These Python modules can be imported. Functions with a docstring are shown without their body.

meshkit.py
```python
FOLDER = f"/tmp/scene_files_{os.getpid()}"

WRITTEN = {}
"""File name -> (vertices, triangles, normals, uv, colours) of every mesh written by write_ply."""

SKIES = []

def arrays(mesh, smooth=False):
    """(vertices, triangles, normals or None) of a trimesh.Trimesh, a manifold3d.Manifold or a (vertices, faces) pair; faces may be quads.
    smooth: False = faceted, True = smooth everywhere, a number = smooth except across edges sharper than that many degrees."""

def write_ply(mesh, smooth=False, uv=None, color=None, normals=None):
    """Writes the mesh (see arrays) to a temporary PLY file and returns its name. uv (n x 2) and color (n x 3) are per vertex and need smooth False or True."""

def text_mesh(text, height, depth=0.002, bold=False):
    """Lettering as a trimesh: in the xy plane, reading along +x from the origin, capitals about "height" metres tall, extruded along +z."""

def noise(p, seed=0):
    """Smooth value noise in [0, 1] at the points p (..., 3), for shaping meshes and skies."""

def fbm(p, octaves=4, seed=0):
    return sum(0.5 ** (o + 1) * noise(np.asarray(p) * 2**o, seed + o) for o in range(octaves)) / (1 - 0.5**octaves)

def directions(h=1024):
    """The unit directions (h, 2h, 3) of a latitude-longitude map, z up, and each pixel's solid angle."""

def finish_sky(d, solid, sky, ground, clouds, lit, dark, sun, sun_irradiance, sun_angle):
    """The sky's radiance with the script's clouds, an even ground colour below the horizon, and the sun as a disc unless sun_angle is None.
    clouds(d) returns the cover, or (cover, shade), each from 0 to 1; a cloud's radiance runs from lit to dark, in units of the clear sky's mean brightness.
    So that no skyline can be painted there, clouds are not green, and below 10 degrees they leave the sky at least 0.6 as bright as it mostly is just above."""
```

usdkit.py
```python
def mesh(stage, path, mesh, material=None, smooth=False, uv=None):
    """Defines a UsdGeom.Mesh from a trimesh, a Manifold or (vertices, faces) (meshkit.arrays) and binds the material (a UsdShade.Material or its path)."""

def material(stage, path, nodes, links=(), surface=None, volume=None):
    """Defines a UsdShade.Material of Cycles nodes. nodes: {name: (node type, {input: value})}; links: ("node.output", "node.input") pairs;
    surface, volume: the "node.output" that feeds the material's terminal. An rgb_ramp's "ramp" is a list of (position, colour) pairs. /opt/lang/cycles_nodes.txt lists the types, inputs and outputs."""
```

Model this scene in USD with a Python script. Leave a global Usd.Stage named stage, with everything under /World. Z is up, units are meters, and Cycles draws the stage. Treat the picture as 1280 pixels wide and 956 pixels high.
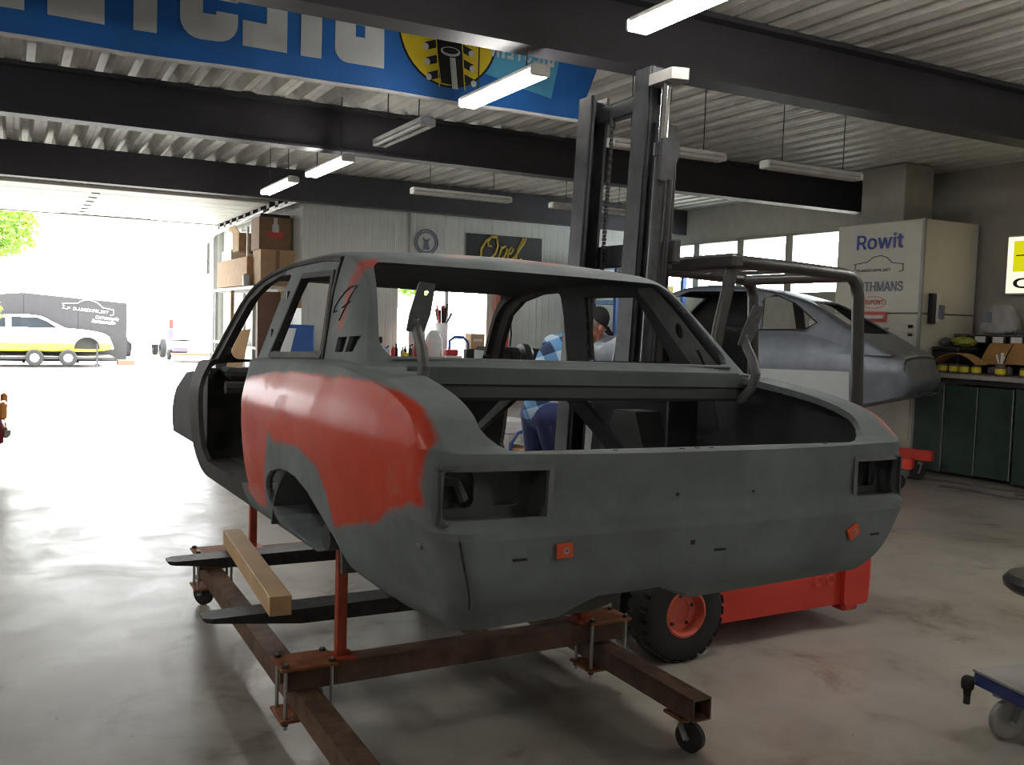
import math, random
import numpy as np, trimesh, usdkit, meshkit, manifold3d
from manifold3d import Manifold, Mesh as MMesh
from shapely.geometry import Polygon
from shapely import affinity
from scipy.interpolate import PchipInterpolator
from pxr import Usd, UsdGeom, UsdLux, UsdShade, Gf, Sdf, Vt

stage = Usd.Stage.CreateInMemory()
UsdGeom.SetStageUpAxis(stage, 'Z'); UsdGeom.SetStageMetersPerUnit(stage, 1.0)
UsdGeom.Xform.Define(stage, '/World')
rng = random.Random(7); PI = math.pi

# ------------------------------------------------------------------ camera
YAW, PITCH, ROLL, EYE = math.radians(28.361), math.radians(3.671), math.radians(1.7), 1.6
cam = UsdGeom.Camera.Define(stage, '/World/camera')
_fw = np.array([math.sin(YAW)*math.cos(PITCH), math.cos(YAW)*math.cos(PITCH), -math.sin(PITCH)])
_r0 = np.array([math.cos(YAW), -math.sin(YAW), 0]); _d0 = np.cross(_fw, _r0)
_rt = math.cos(ROLL)*_r0 - math.sin(ROLL)*_d0; _dn = math.sin(ROLL)*_r0 + math.cos(ROLL)*_d0
cam.AddTransformOp().Set(Gf.Matrix4d(*_rt, 0, *(-_dn), 0, *(-_fw), 0, 0, 0, EYE, 1))
cam.CreateHorizontalApertureAttr(36.0); cam.CreateVerticalApertureAttr(36.0*956/1280)
cam.CreateFocalLengthAttr(36.0*1160/1280)
cam.CreateExposureAttr(EXPOSURE := 0.6)

# ------------------------------------------------------------------ daylight: sky dome and sun over the yard
SKY, SUN, TUBE = 2.8, 6.5, 38.0
dome = UsdLux.DomeLight.Define(stage, '/World/sky_dome')
dome.CreateIntensityAttr(SKY); dome.CreateColorAttr(Gf.Vec3f(0.93, 0.97, 1.0))
sun = UsdLux.DistantLight.Define(stage, '/World/sun')
sun.CreateIntensityAttr(SUN); sun.CreateAngleAttr(0.6); sun.CreateColorAttr(Gf.Vec3f(1.0, 0.95, 0.86))
def look_mat(d):                                    # light shines along -Z of its frame
    z = -np.array(d, float); z /= np.linalg.norm(z); x = np.cross([0, 0, 1.0], z); x /= np.linalg.norm(x); y = np.cross(z, x)
    return Gf.Matrix4d(*x, 0, *y, 0, *z, 0, 0, 0, 0, 1)
sun.AddTransformOp().Set(look_mat((0.62, -0.42, -0.80)))

# ------------------------------------------------------------------ helpers
XF, USED = {'/World': np.eye(4)}, {}
def numbered(parent, name):
    k = (parent, name); n = USED.get(k, 0); USED[k] = n + 1
    return f'{parent}/{name}' + (f'_{n:03d}' if n else '')
def rotz(a): c, s = math.cos(a), math.sin(a); return np.array([[c, -s, 0], [s, c, 0], [0, 0, 1.0]])
def tag(o, label=None, cat=None, group=None, kind=None):
    p = o.GetPrim() if hasattr(o, 'GetPrim') else o
    for k, v in (('label', label), ('category', cat), ('group', group), ('kind', kind)):
        if v: p.SetCustomDataByKey(k, v)
    return o
def path_of(p): return '/World' if p is None else (p if isinstance(p, str) else str(p.GetPath()))
def thing(name, label, cat, loc=(0, 0, 0), rz=0.0, group=None, kind=None):
    path = numbered('/World', name); x = UsdGeom.Xform.Define(stage, path)
    x.AddTranslateOp().Set(Gf.Vec3d(*map(float, loc))); x.AddRotateZOp().Set(math.degrees(rz))
    M = np.eye(4); M[:3, :3] = rotz(rz); M[:3, 3] = loc; XF[path] = M
    return tag(x, label, cat, group, kind)
def arr(m):
    if hasattr(m, 'to_mesh'):
        q = m.to_mesh(); return np.array(q.vert_properties[:, :3], float), np.array(q.tri_verts, int)
    return np.array(m.vertices, float), np.array(m.faces, int)
def obj(name, mesh, mat, parent=None, smooth=32, label=None, cat=None, group=None, kind=None, attr=None):
    """One Mesh prim. The mesh comes in world coordinates; attr is {'name': f(world points) -> value per vertex}."""
    if isinstance(mesh, MB): mesh = mesh.mesh()
    v, f = arr(mesh)
    pp = path_of(parent); path = numbered(pp, name)
    v, f, n = meshkit.arrays(trimesh.Trimesh(v, f, process=False) if smooth is False else trimesh.Trimesh(v, f, process=True), smooth)
    w = np.array(v); M = np.linalg.inv(XF[pp]); v = v @ M[:3, :3].T + M[:3, 3]
    m = UsdGeom.Mesh.Define(stage, path)
    m.CreatePointsAttr(Vt.Vec3fArray.FromNumpy(v.astype(np.float32)))
    m.CreateFaceVertexCountsAttr(Vt.IntArray.FromNumpy(np.full(len(f), 3, np.int32)))
    m.CreateFaceVertexIndicesAttr(Vt.IntArray.FromNumpy(f.astype(np.int32).ravel()))
    m.CreateSubdivisionSchemeAttr('none')
    if n is not None:
        m.CreateNormalsAttr(Vt.Vec3fArray.FromNumpy((n @ M[:3, :3].T).astype(np.float32))); m.SetNormalsInterpolation('vertex')
    for k, fn in (attr or {}).items():
        UsdGeom.PrimvarsAPI(m).CreatePrimvar(k, Sdf.ValueTypeNames.FloatArray, 'vertex').Set(Vt.FloatArray.FromNumpy(np.asarray(fn(w), np.float32)))
    UsdShade.MaterialBindingAPI.Apply(m.GetPrim()).Bind(MAT[mat] if isinstance(mat, str) else mat)
    XF[path] = XF[pp]
    return tag(m, label, cat, group, kind)
def dup(root, loc, rz=0.0, label=None, group=None):
    was = root.GetPrim().GetCustomData(); name = root.GetPrim().GetName()
    while name[-3:].isdigit() and name[-4] == '_': name = name[:-4]
    r = thing(name, label or was.get('label'), was.get('category'), loc, rz, group or was.get('group'))
    r.GetPrim().GetReferences().AddInternalReference(root.GetPrim().GetPath()); r.GetPrim().SetInstanceable(True)
    return r

class MB:
    """Collects shapes into one mesh."""
    def __init__(s): s.m = []
    def add(s, m):
        if hasattr(m, 'to_mesh'): v, f = arr(m); m = trimesh.Trimesh(v, f, process=False)
        s.m.append(m); return s
    def mesh(s): return trimesh.util.concatenate(s.m) if len(s.m) > 1 else s.m[0]
    def box(s, c, d, rz=0.0, b=0.0, R=None):
        d = np.array(d, float); h = d/2
        if b > 0:
            b = min(b, h.min()*0.9); P = []
            for sx in (-1, 1):
                for sy in (-1, 1):
                    for sz in (-1, 1):
                        for k in range(3):
                            q = h - b; q[k] = h[k]; P.append(q*(sx, sy, sz))
            m = trimesh.convex.convex_hull(np.array(P))
        else: m = trimesh.creation.box(d)
        M = np.eye(4); M[:3, :3] = R if R is not None else rotz(rz); M[:3, 3] = c
        m.apply_transform(M); return s.add(m)
    def cyl(s, p, q, r, n=16, r2=None):
        p, q = np.array(p, float), np.array(q, float); ax = q - p; L = np.linalg.norm(ax)
        return s.lathe([(0, 0), (r, 0), (r if r2 is None else r2, L), (0, L)], p, ax, n)
    def lathe(s, prof, base, axis=(0, 0, 1), n=24):
        prof = np.array(prof, float); m = trimesh.creation.revolve(prof, sections=n)
        z = np.array(axis, float); z /= np.linalg.norm(z); M = trimesh.geometry.align_vectors([0, 0, 1], z); M[:3, 3] = base
        m.apply_transform(M); return s.add(m)
    def bar(s, p, q, w, h, up=(0, 0, 1), b=0.0):
        p, q = np.array(p, float), np.array(q, float); y = q - p; L = np.linalg.norm(y); y /= L
        x = np.cross(y, up); x /= np.linalg.norm(x); z = np.cross(x, y)
        return s.box((p+q)/2, (w, L, h), b=b, R=np.stack([x, y, z], 1))
    def tube(s, pts, r, n=8):
        pts = np.array(pts, float); N = len(pts); t = np.gradient(pts, axis=0); t /= np.linalg.norm(t, axis=1, keepdims=True)
        a = np.array([0, 0, 1.0]) if abs(t[0][2]) < .9 else np.array([1.0, 0, 0]); V = []; r = np.broadcast_to(r, N)
        for k in range(N):
            a = a - t[k]*(a@t[k]); a /= np.linalg.norm(a); b = np.cross(t[k], a)
            th = np.arange(n)*2*PI/n; V.append(pts[k] + r[k]*(np.cos(th)[:, None]*a + np.sin(th)[:, None]*b))
        V = np.vstack(V + [pts[:1], pts[-1:]]); F = []
        for k in range(N-1):
            for j in range(n):
                a0, b0 = k*n+j, k*n+(j+1) % n; F += [(a0, b0, b0+n), (a0, b0+n, a0+n)]
        for j in range(n): F += [(N*n, (j+1) % n, j), (N*n+1, (N-1)*n+j, (N-1)*n+(j+1) % n)]
        return s.add(trimesh.Trimesh(V, F, process=False))
    def prism(s, poly, plane, lo, hi):
        """plane 'xz' extrudes along y, 'yz' along x, 'xy' along z; poly is in that plane's two coordinates."""
        g = Polygon(poly) if isinstance(poly, (list, tuple, np.ndarray)) else poly
        if hasattr(g, 'geoms'):
            for q in g.geoms: s.prism(q, plane, lo, hi)
            return s
        m = trimesh.creation.extrude_polygon(g, abs(hi-lo), engine='earcut'); v = np.array(m.vertices); a, b, c = v.T; c = c + min(lo, hi)
        m.vertices = np.stack({'xy': (a, b, c), 'xz': (a, c, b), 'yz': (c, a, b)}[plane], 1)
        if plane == 'xz': m.invert()
        return s.add(m)
    def xf(s, R=None, t=(0, 0, 0)):
        for m in s.m: m.vertices = (m.vertices @ R.T if R is not None else m.vertices) + t
        return s
def man(m):
    v, f = arr(m); t = trimesh.Trimesh(v, f, process=False); t.merge_vertices()
    k = Manifold(MMesh(t.vertices.astype(np.float32), t.faces.astype(np.uint32)))
    if k.volume() < 0: t.invert(); k = Manifold(MMesh(t.vertices.astype(np.float32), t.faces.astype(np.uint32)))
    return k
def mprism(poly, plane, lo, hi): return man(MB().prism(poly, plane, lo, hi).mesh())
def mbox(c, d, b=0.0): return man(MB().box(c, d, b=b).mesh())
def rpoly(pts, r): return Polygon(pts).buffer(-r, join_style=2).buffer(r, quad_segs=5)
def pch(pts): a = np.array(pts, float); return PchipInterpolator(a[:, 0], a[:, 1], extrapolate=True)
def loft(rings):
    n = len(rings[0]); R = len(rings); V = np.vstack(rings + [np.mean(rings[0], 0)[None], np.mean(rings[-1], 0)[None]]); F = []
    for k in range(R-1):
        for j in range(n):
            a, b = k*n+j, k*n+(j+1) % n; F += [(a, b, b+n), (a, b+n, a+n)]
    for j in range(n): F += [(R*n, (j+1) % n, j), (R*n+1, (R-1)*n+j, (R-1)*n+(j+1) % n)]
    return trimesh.Trimesh(V, F, process=False)
def hullspheres(pts): # [(p, r), ...] -> manifold hull
    return Manifold.batch_hull([Manifold.sphere(r, 20).translate(tuple(map(float, p))) for p, r in pts])

# ------------------------------------------------------------------ materials
MAT = {}
def mat(name, col, rough=0.5, metal=0.0, var=0.12, scale=6.0, bump=0.0, bscale=80.0, emit=0.0, spec=0.5, col2=None, trans=0.0):
    c = np.array(col, float); lo = c*(1-var) if col2 is None else np.array(col2, float); hi = np.minimum(c*(1+var), 1.0) if col2 is None else c
    nodes = {'g': ('geometry', {}), 'n': ('noise_texture', {'scale': scale, 'detail': 4.0, 'roughness': 0.6}),
             'r': ('rgb_ramp', {'ramp': [(0.3, tuple(lo)), (0.7, tuple(hi))]}),
             'p': ('principled_bsdf', {'roughness': rough, 'metallic': metal, 'specular_ior_level': spec})}
    links = [('g.position', 'n.vector'), ('n.fac', 'r.fac'), ('r.color', 'p.base_color')]
    if trans: nodes['p'][1]['transmission_weight'] = trans
    if emit: nodes['p'][1].update({'emission_color': tuple(c), 'emission_strength': emit})
    if bump:
        nodes['bn'] = ('noise_texture', {'scale': bscale, 'detail': 3.0}); nodes['b'] = ('bump', {'strength': bump, 'distance': 0.01})
        links += [('g.position', 'bn.vector'), ('bn.fac', 'b.height'), ('b.normal', 'p.normal')]
    MAT[name] = usdkit.material(stage, f'/World/Looks/{name}', nodes, links, surface='p.BSDF'); return MAT[name]
def emitter(name, col, strength):
    MAT[name] = usdkit.material(stage, f'/World/Looks/{name}', {'e': ('emission', {'color': col, 'strength': strength})}, [], surface='e.emission')
for a in [
    ('beam_paint', (.038, .036, .044), .5), ('deck_white', (.62, .61, .57), .5), ('panel_white', (.60, .61, .57), .5, 0, .05), ('wall_grey', (.36, .34, .30), .7, 0, .08),
    ('door_white', (.75, .74, .68), .5, 0, .05), ('track_steel', (.45, .45, .44), .4, .6), ('alu', (.6, .6, .6), .35, .7), ('dark_frame', (.04, .04, .045), .5),
    ('steel_dark', (.05, .05, .055), .42, .3, .3, 12), ('mast_steel', (.055, .056, .062), .42, .35, .35, 9, .1), ('fork_steel', (.045, .042, .042), .5, .4, .4, 14, .2, 60), ('chrome', (.75, .75, .76), .12, 1.0),
    ('black', (.012, .012, .013), .5), ('rubber', (.018, .018, .018), .75, 0, .25, 30, .15, 120), ('lift_red', (.62, .045, .03), .38, 0, .1), ('rim_red', (.62, .12, .075), .5, 0, .15, 20),
    ('rust', (.125, .072, .048), .7, .1, .45, 10, .25, 70), ('rust_orange', (.25, .088, .036), .65, .1, .35, 16, .2, 70), ('post_red', (.36, .055, .022), .5, 0, .3, 12), ('pine', (.55, .36, .19), .6, 0, .2, 3, .05),
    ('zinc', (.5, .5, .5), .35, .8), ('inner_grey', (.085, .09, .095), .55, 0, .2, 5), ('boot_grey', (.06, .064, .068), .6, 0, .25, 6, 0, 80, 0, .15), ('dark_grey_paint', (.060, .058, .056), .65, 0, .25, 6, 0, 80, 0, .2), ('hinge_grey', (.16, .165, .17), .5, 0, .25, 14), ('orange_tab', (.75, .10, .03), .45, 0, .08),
    ('guard_black', (.05, .048, .046), .35, .3, .2), ('coupe_silver', (.24, .27, .32), .38, .4, .22, 4), ('coupe_dark', (.03, .03, .033), .6), ('coupe_white', (.62, .67, .68), .5, 0, .04),
    ('cabinet_white', (.62, .59, .51), .45, 0, .04), ('seam_grey', (.32, .32, .31), .5), ('text_blue', (.05, .07, .32), .5), ('text_grey', (.17, .18, .24), .5), ('text_black', (.02, .02, .022), .5), ('text_red', (.6, .09, .07), .5),
    ('text_white', (.85, .85, .84), .6, 0, .03), ('text_yellow', (.62, .47, .08), .6), ('tarp_green', (.018, .045, .036), .6, 0, .3, 5, .2, 25), ('worktop', (.38, .36, .35), .5), ('sandpaper', (.42, .23, .08), .8, 0, .15, 12),
    ('rag_green', (.26, .28, .04), .8, 0, .35, 20), ('tape_yellow', (.70, .60, .03), .5), ('tin_brown', (.12, .085, .07), .5), ('bag_grey', (.34, .33, .34), .6, 0, .25, 9), ('purple_grey', (.10, .085, .11), .6), ('label_white', (.7, .7, .7), .6),
    ('cardboard', (.50, .32, .18), .75, 0, .1, 8), ('cardboard_dark', (.28, .17, .10), .75, 0, .12, 8), ('board_brown', (.15, .075, .045), .6), ('blue_steel', (.035, .11, .36), .45), ('light_blue', (.30, .55, .80), .5),
    ('paper_white', (.78, .80, .82), .6, 0, .03), ('yellow', (.75, .52, .05), .5), ('red', (.50, .03, .03), .45), ('brick_red', (.42, .13, .09), .6), ('bottle_dark', (.03, .035, .03), .2), ('bottle_clear', (.55, .6, .58), .2),
    ('skin', (.42, .20, .13), .5), ('cap_black', (.012, .012, .014), .8), ('hair_grey', (.25, .22, .2), .7), ('trouser_blue', (.025, .04, .13), .8, 0, .2, 30), ('fence_black', (.022, .020, .021), .6), ('car_yellow', (.78, .62, .05), .3, 0, .04),
    ('car_white', (.8, .8, .76), .3, 0, .03), ('lamp_red', (.55, .03, .02), .3), ('glass_dark', (.03, .035, .04), .12), ('asphalt', (.46, .43, .38), .85, 0, .15, 2), ('leaf', (.16, .30, .05), .55, 0, .35, 3), ('bark', (.12, .09, .06), .8),
    ('house_wall', (.62, .58, .52), .8), ('roof_tile', (.42, .22, .15), .7), ('mesh_wire', (.45, .45, .42), .5, .4), ('seat_black', (.015, .014, .014), .4), ('tool_blue', (.03, .05, .20), .45), ('caster_grey', (.30, .29, .28), .55),
    ('shirt_dark', (.03, .05, .14), .8), ('car_red', (.20, .012, .018), .3), ('lens_orange', (.75, .32, .08), .3), ('debris', (.10, .085, .08), .8, 0, .3, 12), ('lamp_white', (.62, .61, .58), .45), ('lamp_body', (.72, .71, .68), .45)]:
    mat(*a)
emitter('tube_lit', (1.0, .965, .90), TUBE); emitter('sign_lit', (1.0, .88, .70), .75); emitter('sign_yellow', (.85, .80, .01), .55)
# ------------------------------------------------------------------ setting: floor, deck ceiling, beams, walls, windows, door
def floor_mat():
    nodes = {'g': ('geometry', {}), 'n1': ('noise_texture', {'scale': .55, 'detail': 6.0, 'roughness': .6}), 'n2': ('noise_texture', {'scale': 1.9, 'detail': 9.0, 'roughness': .66, 'distortion': .45}), 'n3': ('noise_texture', {'scale': 11.0, 'detail': 6.0, 'roughness': .7}),
             'r1': ('rgb_ramp', {'ramp': [(.32, (.21, .19, .165)), (.5, (.31, .29, .26)), (.66, (.38, .36, .33))]}), 'r2': ('rgb_ramp', {'ramp': [(.30, (.62, .57, .51)), (.40, (.92, .90, .88)), (.52, (1, 1, 1)), (.68, (1.10, 1.10, 1.10))]}),
             'r3': ('rgb_ramp', {'ramp': [(.29, (.42, .38, .34)), (.36, (1, 1, 1)), (1, (1, 1, 1))]}), 'm': ('mix_color', {'blend_type': 'multiply', 'fac': 1.0}), 'm2': ('mix_color', {'blend_type': 'multiply', 'fac': .8}),
             'rr': ('map_range', {'from_min': .3, 'from_max': .7, 'to_min': .26, 'to_max': .46}), 'b': ('bump', {'strength': .035, 'distance': .004}), 'p': ('principled_bsdf', {})}
    links = [('g.position', f'n{k}.vector') for k in (1, 2, 3)] + [('n1.fac', 'r1.fac'), ('n2.fac', 'r2.fac'), ('n3.fac', 'r3.fac'), ('r1.color', 'm.a'), ('r2.color', 'm.b'), ('m.result', 'm2.a'), ('r3.color', 'm2.b'), ('m2.result', 'p.base_color'), ('n2.fac', 'rr.value'), ('rr.result', 'p.roughness'), ('n3.fac', 'b.height'), ('b.normal', 'p.normal')]
    MAT['concrete'] = usdkit.material(stage, '/World/Looks/concrete', nodes, links, surface='p.BSDF')
floor_mat()
MAT['pane'] = usdkit.material(stage, '/World/Looks/pane', {'t': ('transparent_bsdf', {'color': (.93, .95, .94)}), 'g': ('glossy_bsdf', {'roughness': .02}), 'm': ('mix_closure', {'fac': .07})}, [('t.BSDF', 'm.closure1'), ('g.BSDF', 'm.closure2')], surface='m.closure')
def struct(name, mesh, m, parent=None, smooth=False, **k): return obj(name, mesh, m, parent, smooth, kind=None if parent is not None else 'structure', **k)
def group(name): return thing(name, None, None, kind='structure')
XL, XR, YF, YB, YD, ZC = -8.0, 10.6, -5.0, 14.0, 20.0, 3.70
struct('floor', MB().box((1.3, 7.5, -.06), (18.9, 25.0, .12)), 'concrete')
# trapezoidal deck, three ribs to a sheet
ceil = group('ceiling'); pitch = .28
for k in range(23):
    x0 = XL + k*3*pitch; prof = []
    for r in range(3):
        x = x0 + r*pitch; prof += [(x, ZC+.10), (x+.07, ZC+.10), (x+.11, ZC), (x+.155, ZC), (x+.175, ZC+.006), (x+.195, ZC), (x+.24, ZC)]
    prof += [(x0+3*pitch, ZC+.10)]; up = [(x, z+.012) for x, z in prof[::-1]]
    struct('roof_sheet', MB().prism(prof + up, 'xz', YF-.1, YD+.1 if x0 < 3.9 else YB+.1), 'deck_white', ceil)
for y in (4.93, 9.05, 13.25):
    P = [(y, 3.25), (y+.21, 3.25), (y+.21, 3.27), (y+.112, 3.27), (y+.112, 3.655), (y+.21, 3.655), (y+.21, 3.69), (y, 3.69), (y, 3.655), (y+.098, 3.655), (y+.098, 3.27), (y, 3.27)]
    P = [(y, 3.25), (y+.21, 3.25), (y+.21, 3.68), (y, 3.68)] if y > 13 else P
    struct('trim', MB().prism([(a, z) for a, z in P], 'yz', XL, XR), 'beam_paint')
struct('trim', MB().box((10.5, 9.15, 1.85), (.2, .24, 3.7)), 'wall_grey'); struct('trim', MB().box((10.5, 5.03, 1.85), (.2, .24, 3.7)), 'wall_grey')
struct('wall_left', MB().box((XL-.1, 7.5, 1.9), (.2, 25, 3.8)), 'wall_grey'); struct('wall_front', MB().box((1.3, YF-.1, 1.9), (18.8, .2, 3.8)), 'panel_white')
def ribbed(name, x0, x1, z0, z1, y, parent):
    """One sandwich wall panel with shallow ribs, facing -y."""
    n = max(1, round((x1-x0)/.125)); w = (x1-x0)/n; pts = [(x0+.004, y+.06), (x0+.004, y)]
    for k in range(n): a = x0 + k*w; pts += [(a+w*.62, y), (a+w*.68, y+.0018), (a+w*.82, y+.0018), (a+w*.88, y)]
    pts += [(x1-.004, y), (x1-.004, y+.06)]; struct(name, MB().prism(pts, 'xy', z0, z1), 'panel_white', parent)
wb = group('wall_back')
edges = [3.88, 4.62, 5.38]; [ribbed('wall_panel', a, b_, 0, 3.8, YB, wb) for a, b_ in zip(edges, edges[1:])]
for a, b_ in ((5.38, 6.24), (6.24, 7.10)): ribbed('wall_panel', a, b_, 0, .88, YB, wb); ribbed('wall_panel', a, b_, 2.20, 3.8, YB, wb)
edges = [7.10, 8.0, 8.9, 9.8, 10.6]; [ribbed('wall_panel', a, b_, 0, 3.8, YB, wb) for a, b_ in zip(edges, edges[1:])]
struct('trim', MB().box((5.62, YB-.015, 2.9), (.03, .03, 1.6)), 'alu')
ws = group('wall_side')
for k in range(6): struct('wall_panel', MB().box((3.93, 14.06+k*1.0+.5-.06, 1.9), (.1, .992, 3.8)), 'panel_white', ws)
# back window, two casements
def window(n, axis, at, lo, hi, z0, z1, bars=(), fw=.05, frame='panel_white'):
    w = group(f'window_{n}'); m = MB(); D = lambda a, b_, z, d: (m.box((a, at, z), (b_, d[0], d[1])) if axis == 'x' else m.box((at, a, z), (d[0], b_, d[1])))
    D((lo+hi)/2, hi-lo, z0+fw/2, (.08, fw)); D((lo+hi)/2, hi-lo, z1-fw/2, (.08, fw)); D(lo+fw/2, fw, (z0+z1)/2, (.08, z1-z0)); D(hi-fw/2, fw, (z0+z1)/2, (.08, z1-z0))
    struct('window_frame', m, frame, w)
    for b_ in bars: m = MB(); D(b_, fw, (z0+z1)/2, (.075, z1-z0)); struct('window_bar', m, frame, w)
    e = [lo] + list(bars) + [hi]
    for a, c in zip(e, e[1:]): m = MB(); D((a+c)/2, c-a-.02, (z0+z1)/2, (.006, z1-z0-.02)); struct('pane', m, 'pane', w)
window(1, 'x', YB+.05, 5.38, 7.10, .88, 2.20, (6.30,), .06)
wr = group('wall_right'); zb, zt = 2.15, 3.12
struct('wall_panel', MB().box((XR+.1, 4.6, 1.9), (.2, 19.2, 3.8)) if False else MB().box((XR+.1, 2.15, 1.9), (.2, 14.3, 3.8)), 'wall_grey', wr)
struct('wall_panel', MB().box((XR+.1, 11.65, zb/2), (.2, 4.7, zb)), 'wall_grey', wr); struct('wall_panel', MB().box((XR+.1, 11.65, (zt+3.8)/2), (.2, 4.7, 3.8-zt)), 'wall_grey', wr)
ye = [9.32, 10.76, 11.86, 12.98, 13.96]
for k in range(4): window(k+2, 'y', XR+.06, ye[k]+.03, ye[k+1]-.03, zb, zt, (), .045, 'dark_frame' if False else 'wall_grey')
for k in range(1, 4): struct('wall_post', MB().box((XR+.08, ye[k], (zb+zt)/2), (.12, .07, zt-zb)), 'wall_grey', wr)
struct('wall_panel', MB().box((XR+.1, 14.0, (zb+zt)/2), (.2, .10, zt-zb)), 'wall_grey', wr)
# sectional door, run back under the deck
wd = group('wall_door'); struct('wall_panel', MB().box((3.84, YD+.06, 1.9), (.16, .12, 3.8)), 'panel_white', wd); struct('wall_panel', MB().box((-.3, YD+.06, 3.63), (8.1, .12, .40)), 'door_white', wd); struct('wall_panel', MB().box((-6.2, YD+.06, 1.9), (3.8, .12, 3.8)), 'panel_white', wd)
dr = group('door_1')
for k in range(7): struct('door_panel', MB().box((-.3, 19.62-k*.62-.3, 3.44), (8.0, .605, .05), b=.008), 'door_white', dr)
for k in range(6): struct('door_hinge', MB().box((1.15+.0*k, 19.62-(k+1)*.62, 3.41), (.12, .08, .025), b=.006), 'track_steel', dr)
struct('door_rubber', MB().box((1.6, 19.58, 3.412), (1.6, .05, .02)), 'black', dr)
struct('door_track', MB().box((3.70, 16.6, 3.30), (.06, 6.6, .08)), 'track_steel', dr); struct('door_track', MB().box((3.70, 19.92, 1.65), (.08, .06, 3.3)), 'track_steel', dr)
for k in range(11): struct('track_bracket', MB().box((3.72, 19.4-k*.58, 3.37), (.10, .20, .14)), 'dark_frame', dr)
struct('baseboard_right', MB().box((10.57, 3.0, .05), (.04, 12, .1)), 'dark_frame')
struct('baseboard_back', MB().box((7.2, 13.98, .05), (6.6, .03, .1)), 'dark_frame')

# ------------------------------------------------------------------ tube lamps in rows under the deck
def lamp(a, b_, lit, label, hang=True):
    a, b_ = np.array(a, float), np.array(b_, float); d = (b_-a)/np.linalg.norm(b_-a); s = np.array([-d[1], d[0], 0]); mid = (a+b_)/2; L = np.linalg.norm(b_-a)
    t = thing('tube_lamp', label, 'lamp', mid, 0.0, 'tube lamps under the ceiling'); ang = math.atan2(d[1], d[0])
    obj('housing', MB().box(mid+(0, 0, .018), (L, .11, .036), ang, b=.01), 'lamp_body', t, 30)
    for e, q in ((-1, a), (1, b_)): obj('end_cap', MB().box(q - d*e*.015 + (0, 0, -.006), (.025, .13, .062), ang, b=.008), 'lamp_body', t, 30)
    for e in (-1, 1): obj('tube', MB().cyl(a + d*.03 + s*e*.042 - (0, 0, .022), b_ - d*.03 + s*e*.042 - (0, 0, .022), .019, 14), 'tube_lit' if lit else 'lamp_white', t, 40)
    for e in (-.32, .32): q = mid + d*L*e; obj('hanger', MB().cyl(q + (0, 0, .04), (q[0], q[1], ZC+.02), .005, 6), 'steel_dark', t)
    return t
Z = 3.1
lamp((2.72, 10.20, Z), (2.72, 11.50, Z), 1, 'lit tube lamp nearest the open door, on the left')
lamp((2.78, 8.50, Z), (2.78, 9.75, Z), 1, 'lit tube lamp just right of the one nearest the door')
lamp((2.77, 6.58, Z), (2.77, 7.64, Z), 0, 'unlit tube lamp below the banner, with a loose wire').GetPrim()
lamp((2.76, 4.86, Z), (2.76, 5.90, Z), 1, 'lit tube lamp glowing in front of the blue banner')
lamp((2.76, 2.60, Z), (2.76, 3.92, Z), 1, 'bright lit tube lamp at the top edge, nearest the camera')
lamp((4.08, 10.15, Z), (5.38, 10.15, Z), 0, 'unlit tube lamp over the rear, left of the lift mast')
lamp((5.98, 10.2, Z), (7.25, 10.2, Z), 0, 'unlit tube lamp mostly hidden behind the lift mast')
lamp((4.30, 6.42, Z), (5.50, 6.42, Z), 0, 'unlit tube lamp right behind the lift mast top')
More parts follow.
